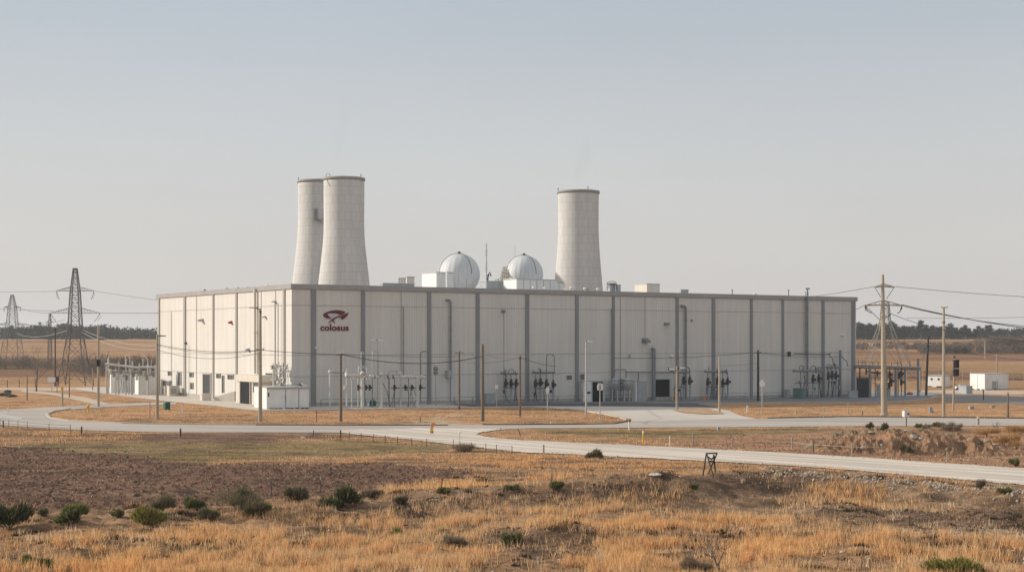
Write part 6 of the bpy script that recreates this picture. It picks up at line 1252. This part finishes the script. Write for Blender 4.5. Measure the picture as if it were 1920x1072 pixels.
for a in ((15,993,112,56,'large dark green bush cut by the left edge',DG,'leaf'),(137,980,66,36,'low dark green shrub second from the left edge',GG,'leaf'),(78,968,20,15,'small olive tuft between the two left bushes',GB,'leaf'),(272,984,72,38,'bright yellow green rounded shrub on the bank',YG,'leaf'),(222,970,26,16,'small dark shrub just left of the yellow green one',GG,'leaf'),
    (302,962,48,38,'brown green twiggy bush behind the yellow green shrub',GB,'twig'),(447,962,112,62,'widest grey green spiky bush left of centre',GB,'twig'),(487,965,54,26,'green shrub at the right foot of the widest bush',GG,'leaf'),(392,975,44,26,'small grey and green shrub at the left foot of the widest bush',GB,'leaf'),(366,955,40,24,'small pale green weed beside the bare stems',GG,'leaf'),
    (557,940,50,30,'spiky dark olive shrub left of the bushiest dark one',GB,'leaf'),(634,952,92,50,'bushiest dark green shrub left of centre',DG,'leaf'),(748,944,36,16,'small round dark olive shrub on the bank slope',GB,'leaf'),(700,932,48,15,'dry brown twig clump behind the round olive shrub',BR,'twig'),(831,926,28,11,'small green shrub at the foot of the dark rod',GG,'leaf'),(960,919,28,9,'small dark green tuft on the crest near the middle',GG,'leaf'),
    (1041,915,34,13,'dark green shrub under the rusty rod on the crest',GG,'leaf'),(1113,859,36,20,'grey green roundish shrub beside the gravel road',GB,'leaf'),(744,1010,44,28,'bright green spiky rosette in the orange grass',YG,'agave'),(70,1062,64,24,'low green weed patch at the bottom left',GG,'leaf'),
    (1790,1080,110,44,'olive green shrub cut by the bottom right edge',YG,'leaf'),(1305,1075,64,30,'grey twig bush at the bottom edge right of centre',BR,'twig'),(868,846,60,15,'reddish grey dry brush at the gravel road edge',BR,'twig'),(850,1030,52,26,'grey brown dead bush in the orange grass below centre',BR,'twig'),(1302,917,22,9,'tiny green tuft on the dark bank below the steel frame',GG,'leaf'),
    (1837,918,20,20,'thin reddish dry bush beside the gravel road at the right',BR,'twig'),(1883,926,26,12,'small green weed near the right edge below the gravel road',GG,'leaf'),(1904,874,22,16,'small green shrub between mound and gravel road at the right edge',GG,'leaf'),(960,1018,36,20,'green tuft at the left foot of the small dark earth hump',GG,'leaf'),(400,1040,26,14,'dark olive tuft in the lower left grass',GB,'leaf')): shrub(*a)
for a in ((1656,806,22,14,'green shrub on the left shoulder of the dirt mound',GG,'leaf'),(1700,846,24,15,'olive shrub growing on the face of the dirt mound',GB,'leaf'),(1760,800,26,11,'olive shrub on the crest of the dirt mound',GB,'leaf'),(1783,808,50,18,'grey brown brush on the crest of the dirt mound',BR,'twig'),(1738,804,18,10,'small grey shrub left of the crest brush',BR,'twig'),(1630,802,14,12,'tiny green weed behind the left end of the mound',GG,'leaf'),(1722,802,16,10,'pale green weed behind the middle of the mound',GG,'leaf')): shrub(*a, at_=at2)
for i, (x, y, w, h) in enumerate(((1885,840,70,34),(1850,818,60,20),(1910,815,60,22))): shrub(x, y, w, h, ('broad tuft of tall orange grass right of the dirt mound','low orange grass tuft behind the right end of the mound','orange grass tuft at the right edge behind the mound')[i], (.42,.26,.11), 'twig', n=2600, cat='grass tuft', name='grass_tuft')
# bare shrubs and trees by branching
def branches(mb, p, d, L, r, depth, rr, tips=None):
    q = p+d*L; mid = p+d*L*.5+Vector((rr.uniform(-.06,.06), rr.uniform(-.06,.06), 0))*L; mb.path([p, mid, q], [r, r*.85, r*.65], 5 if depth > 2 else 3, False)
    if depth == 0: return
    for i in range(rr.choice((2,3,3))):
        nd = (d+Vector((rr.uniform(-.75,.75), rr.uniform(-.75,.75), rr.uniform(-.15,.5)))).normalized(); branches(mb, q if i else p+d*L*rr.uniform(.6,.95), nd, L*rr.uniform(.6,.85), r*.6, depth-1, rr)
def bare(x, yb, h, label, depth, seed, r0, name='bare_shrub', cat='shrub', stems=4, mt=None, group='bare shrubs', spread=.7):
    c = at(x, yb); k = c.y/F; H = h*k; rr = random.Random(seed); r = thing(name, label, cat, c, group); mb = MB()
    for i in range(stems): branches(mb, Vector((0,0,-.05)), Vector((rr.uniform(-spread,spread), rr.uniform(-spread,spread), 1)).normalized(), H*.36, r0, depth, rr)
    mb.build('branches', mt or M['bark'], r); return r
bare(352,952,46,'bare branching shrub with leaning stems left of the widest bush',3,1,.028); bare(205,962,44,'thin bare twigs rising from the dark soil at the left',3,2,.02,stems=3); bare(1352,1078,76,'bare dark branching bush at the bottom edge right of centre',4,3,.035,stems=2); bare(690,936,30,'small bare twigs behind the bank left of centre',3,4,.018)
bare(1120,1062,50,'thin bare pale stalks in the lower middle grass',2,5,.016,stems=3,mt=M['palewire']); bare(1905,1075,66,'bare thin shrub at the bottom right corner',3,6,.022,stems=3); bare(1730,1075,50,'pale bare twigs near the bottom right shrub',2,7,.016,stems=3,mt=M['palewire'])
bare(1870,806,20,'thin bare twigs behind the mound at the right road edge',3,8,.018,stems=6); bare(1010,1062,40,'pale bare stalk left of the bottom centre',1,9,.02,stems=2,mt=M['palewire'],spread=.2)
# dead tree on the left
c = at(68,734); k = c.y/F; r = thing('bare_tree', 'lone leafless tree in the left field between the two large pylons', 'tree', c, 'leafless trees'); rr = random.Random(11); H = (734-640)*k
mb = MB(); mb.path([(0,0,-.2),(.1,0,H*.25),(.25,0,H*.45)], [.17,.13,.10], 8); mb.build('trunk', M['bark'], r); mb = MB()
for i in range(6): a = i*1.05; branches(mb, Vector((.1+.15*i/6,0,H*(.22+.04*i))), Vector((math.cos(a)*.8, math.sin(a)*.8, .9)).normalized(), H*.19, .055, 4, rr)
mb.build('crown', M['bark'], r)
# leafless trees along the left hedge, copies of two
M['twigbark'] = mat('twig_grey_brown', (.15,.12,.10), .9, .25, .5)  # grey brown twigs of the hedge trees
def hedge_tree(seed, H):
    g = np.random.default_rng(seed); r = thing('bare_tree', 'x', 'tree', (0,0,0), 'leafless trees'); mb = MB(); mb.tube((0,0,-.5), (0,0,H*.5), .16, .08, 6); mb.build('trunk', M['bark'], r)
    mb = MB(); rr = random.Random(seed)
    for i in range(7): a = rr.uniform(0, 6.28); branches(mb, Vector((0,0,H*rr.uniform(.12,.4))), Vector((math.cos(a)*.7, math.sin(a)*.7, 1)).normalized(), H*.2, .06, 4, rr)
    mb.build('crown', M['twigbark'], r); return r
protos = [hedge_tree(21, 7.5), hedge_tree(22, 6.5), hedge_tree(23, 8)]
spots = ((158,700,'far left of the leafless row beside the big pylon'),(172,702,'second leafless tree right of the big pylon'),(192,704,'leafless tree just right of the signal pole'),(207,701,'leafless tree above the left end of the switchgear'),(222,703,'leafless tree above the middle of the switchgear, left'),(236,700,'leafless tree above the middle of the switchgear, right'),(252,703,'leafless tree above the right part of the switchgear'),(268,701,'leafless tree above the corner cabinet'),(284,702,'leafless tree touching the left edge of the hall'))
for i, (x, y, lb) in enumerate(spots):
    o = protos[i] if i < 3 else copy_tree(protos[i % 3]); c = at(x, y); o.location = c; s_ = ((y-648-(i*7)%13)*c.y/F)/8.2; o.scale = (s_*1.15, s_*1.15, s_); o.rotation_euler.z = i*1.9; o['label'] = lb; o['category'] = 'tree'; o['group'] = 'leafless trees'
# ------------------------------------------------------------------ far brush, woods and pines
def brush(name, spans, cols, n_per, seed, kind='stuff', lw=.5, ll=1.0):
    """low leafless brush: bushes as clouds of twig slivers along spans of (x0,x1,ybase,height px)"""
    g = np.random.default_rng(seed); VV, CC = [], []
    for (x0, x1, yb, h, dens) in spans:
        nb = int((x1-x0)*dens)
        for i in range(nb):
            x = g.uniform(x0, x1); y = yb+g.uniform(-2.5, 2.5); c = at(x, y); k = c.y/F; H = h*k*g.uniform(.55, 1.15); W_ = H*g.uniform(.7, 1.3); n = n_per
            d = g.normal(0, 1, (n, 3)); d /= np.linalg.norm(d, axis=1)[:, None]; rad = g.uniform(.1, 1, n)[:, None]**.5; P = np.array([c.x, c.y, c.z])+d*rad*np.array([W_*.6, W_*.6, H*.52])+np.array([0,0,H*.45]); P[:,2] = np.maximum(P[:,2], c.z)
            up = d*.5+np.array([0,0,.8])+g.normal(0, .3, (n, 3)); up /= np.linalg.norm(up, axis=1)[:, None]; sd = np.cross(up, g.normal(0, 1, (n, 3))); sd /= np.linalg.norm(sd, axis=1)[:, None]
            sc = H/4; L = g.uniform(.4, 1.0, n)[:, None]*ll*max(sc, .5); VV.append(np.stack([P-sd*lw*.2*max(sc,.5), P+sd*lw*.2*max(sc,.5), P+up*L], 1)); c_ = np.array(cols[g.integers(len(cols))])*g.uniform(.75, 1.25); CC.append(c_[None, :]*g.uniform(.6, 1.4, (n, 1)))
    V = np.concatenate(VV).reshape(-1, 3); C = np.repeat(np.concatenate(CC), 3, 0); return tag(link(name, np_mesh(name, V, np.arange(len(V)).reshape(-1, 3), fm, C)), kind=kind)
BC = [(.20,.155,.125),(.16,.13,.105),(.22,.165,.13),(.15,.13,.10)]
brush('far_brush', [(-60,60,690,24,.5),(60,150,692,20,.45),(140,300,700,26,.5),(190,300,694,26,.2)], BC, 90, 5, lw=.45)
brush('far_brush', [(1600,1730,654,9,.5),(1730,1990,661,17,.55),(1830,1990,650,20,.5),(1600,1990,648,6,.4)], BC, 200, 6, lw=.6)
# far wood as one mass across the whole horizon
def wood(name, x0, x1, Y0, Y1, n, h0, h1, cols, seed, per=110, dens=None):
    g = np.random.default_rng(seed); VV, CC = [], []
    for i in range(n):
        Y = g.uniform(Y0, Y1); x = g.uniform(x0, x1); X = (x-CX)/F*Y; z = float(G(X, Y)); H = g.uniform(h0, h1)*(1+.25*math.sin(x*.013)); W_ = H*g.uniform(.45, .8); m = per
        d = g.normal(0, 1, (m, 3)); d /= np.linalg.norm(d, axis=1)[:, None]; rad = g.uniform(.3, 1, m)[:, None]**.5; P = np.array([X, Y, z+H*.46])+d*rad*np.array([W_*.5, W_*.5, H*.52])
        P = P+0*P; a = g.normal(0, 1, (m, 3)); b = g.normal(0, 1, (m, 3)); s_ = H*.085; VV.append(np.stack([P-a*s_*.5, P+a*s_*.5, P+b*s_], 1)); c_ = np.array(cols[g.integers(len(cols))])*g.uniform(.75, 1.3); CC.append(c_[None]*g.uniform(.65, 1.35, (m, 1)))
    V = np.concatenate(VV).reshape(-1, 3); C = np.repeat(np.concatenate(CC), 3, 0); return tag(link(name, np_mesh(name, V, np.arange(len(V)).reshape(-1, 3), fm, C)), kind='stuff')
WC = [(.03,.042,.022),(.042,.05,.028),(.06,.055,.036),(.075,.062,.045)]
wood('far_wood', -200, 420, 975, 1200, 460, 6.6, 10, WC, 31); wood('far_wood', 420, 1580, 1100, 1300, 420, 7, 10, WC, 32, 70); wood('far_wood', 1580, 2100, 985, 1200, 460, 7, 10.5, WC, 33)
def pine(seed, H, col):
    g = np.random.default_rng(seed); r = thing('pine_tree', 'x', 'tree', (0,0,0), 'pines at the edge of the far wood'); mb = MB(); mb.tube((0,0,-.5), (0,0,H*.9), .3, .08, 7); mb.build('trunk', M['bark'], r)
    VV = []; CC = []; nc = 34
    for i in range(nc):
        t = g.uniform(.22, 1.0); z = H*t; R_ = H*.30*(1-t)**.6*g.uniform(.5, 1.1)+.25; a = g.uniform(0, 6.28); c = np.array([math.cos(a)*R_*.7, math.sin(a)*R_*.7, z]); m = 60; d = g.normal(0, 1, (m, 3)); P = c+d*np.array([.55,.55,.35])*H/11; s_ = .32*H/11
        VV.append(np.stack([P-g.normal(0,1,(m,3))*s_*.6, P+g.normal(0,1,(m,3))*s_*.6, P+g.normal(0,1,(m,3))*s_], 1)); CC.append(np.array(col)*g.uniform(.7,1.35)*g.uniform(.7,1.3,(m,1)))
    V = np.concatenate(VV).reshape(-1, 3); link('crown', np_mesh('crown', V, np.arange(len(V)).reshape(-1, 3), fm, np.repeat(np.concatenate(CC), 3, 0)), r); return r
pp_ = [pine(51, 11, (.030,.048,.022)), pine(52, 12, (.038,.052,.026)), pine(53, 10, (.05,.052,.03))]
rr = random.Random(77)
for i in range(34):
    x = 1611+i*7.4+rr.uniform(-2.5, 2.5); Y = rr.uniform(930, 1020); X = (x-CX)/F*Y; o = pp_[i] if i < 3 else copy_tree(pp_[rr.randrange(3)]); o.location = (X, Y, float(G(X, Y))); s_ = rr.uniform(.72, 1.05)*(1.0 if x < 1800 else .85); o.scale = (s_*1.2, s_*1.2, s_); o.rotation_euler.z = rr.uniform(0, 6.28)
    o['label'] = 'green pine in the far treeline '+('between the hall and the giant concrete pole' if x < 1655 else 'between the giant pole and the leaning dark pole' if x < 1735 else 'between the leaning pole and the twin lamp pole' if x < 1769 else 'above the rounded trailer and the traffic signal' if x < 1810 else 'above the large white container'); o['category'] = 'tree'; o['group'] = 'pines at the edge of the far wood'
# ------------------------------------------------------------------ faint smoke and the hazy air
def volume(name, bm_obj, dens, col, noise=None, absn=False):
    m = bpy.data.materials.new(name); m.use_nodes = True; t = m.node_tree; t.nodes.remove(t.nodes['Principled BSDF']); v = t.nodes.new('ShaderNodeVolumePrincipled'); v.inputs['Color'].default_value = (*col, 1); v.inputs['Density'].default_value = dens
    t.links.new(v.outputs[0], t.nodes['Material Output'].inputs['Volume']); bm_obj.data.materials.clear(); bm_obj.data.materials.append(m); return m, v, t
mb = MB(); mb.box((0, 3200, 47), (6800, 7600, 106)); hz = mb.build('haze', M['white']); tag(hz, kind='stuff')
hm, hv, ht = volume('haze_air', hz, .00014, (.84,.91,1.0)); hv.inputs['Anisotropy'].default_value = .2

def plume(x, y0_, y1_, Y, w0, w1, lean, dens, label, sd):
    b_ = pt(x, y0_, Y); k = Y/F; H = (y0_-y1_)*k; me = bpy.data.meshes.new('smoke'); bm = bmesh.new(); bmesh.ops.create_uvsphere(bm, u_segments=20, v_segments=16, radius=1)
    for vv in bm.verts:
        t_ = vv.co.z*.5+.5; w_ = (w0+(w1-w0)*t_)*k; vv.co = Vector((vv.co.x*w_+lean*k*t_**1.3, vv.co.y*w_, H*t_))
    bmesh.ops.recalc_face_normals(bm, faces=bm.faces); bm.to_mesh(me); bm.free(); me.materials.append(M['white']); o = tag(link('smoke', me, None, b_), kind='stuff')
    m, v, t = volume('smoke_air_%d' % sd, o, 0, (.25,.25,.26))
    tc = t.nodes.new('ShaderNodeTexCoord'); mp = t.nodes.new('ShaderNodeMapping'); mp.inputs['Location'].default_value = (sd*7.3, 0, 0); mp.inputs['Scale'].default_value = (1,1,.35); n = t.nodes.new('ShaderNodeTexNoise'); n.inputs['Scale'].default_value = .22; n.inputs['Detail'].default_value = 3
    t.links.new(tc.outputs['Object'], mp.inputs[0]); t.links.new(mp.outputs[0], n.inputs[0]); r = t.nodes.new('ShaderNodeMapRange'); r.inputs[1].default_value = .46; r.inputs[2].default_value = .72; r.inputs[3].default_value = 0; r.inputs[4].default_value = dens; t.links.new(n.outputs[0], r.inputs[0]); t.links.new(r.outputs[0], v.inputs['Density'])
plume(1080, 352, 230, 420, 8, 22, 40, .022, '', 1); plume(635, 325, 170, 400, 7, 20, 12, .014, '', 2)
S.cycles.volume_step_rate = 2.0

def specks(n, poly, name, tone, s0, s1, edge=None):
    X, Y = scatter(n*6, 96, 150); k = inpoly(poly, X, Y); X, Y = X[k][:n], Y[k][:n]; stones_at(X, Y, s0, s1, tone, name)
    for o_ in (bpy.data.objects[name],): pass
specks(700, GRAVELW, 'road_stones', (.16,.13,.10), .04, .09); specks(900, GRAVELW, 'road_stones', (.42,.37,.31), .04, .10)
sx, sy = [], []
gl = [((700,818),(850,834)),((850,834),(960,847)),((960,847),(1200,859)),((1200,859),(1440,871)),((1440,871),(1600,882)),((1600,882),(1920,910)),((960,825),(1200,836)),((1200,836),(1440,848)),((1440,848),(1920,879))]
for a, b in gl:
    A, B = at(*a), at(*b)
    for i in range(int((B-A).length*9)): t = random.random(); sx.append(A.x+(B.x-A.x)*t); sy.append(A.y+(B.y-A.y)*t+random.gauss(0, .7))
stones_at(np.array(sx), np.array(sy), .05, .15, (.30,.24,.18), 'verge_stones')
ex, ey = [], []
for a, b in gl:
    A, B = at(*a), at(*b)
    for i in range(int((B-A).length*30)): t = random.random(); ex.append(A.x+(B.x-A.x)*t); ey.append(A.y+(B.y-A.y)*t+random.gauss(0, .45))
ex, ey = np.array(ex), np.array(ey); m_ = fbm(ex*.5, ey*.5, 171) > .46; ex, ey = ex[m_], ey[m_]
blades('verge_weeds', ex, ey, rng.uniform(.08, .3, len(ex)), rng.uniform(.03, .06, len(ex)), np.array((.50,.36,.22))*rng.uniform(.4, 1.2, len(ex))[:, None])
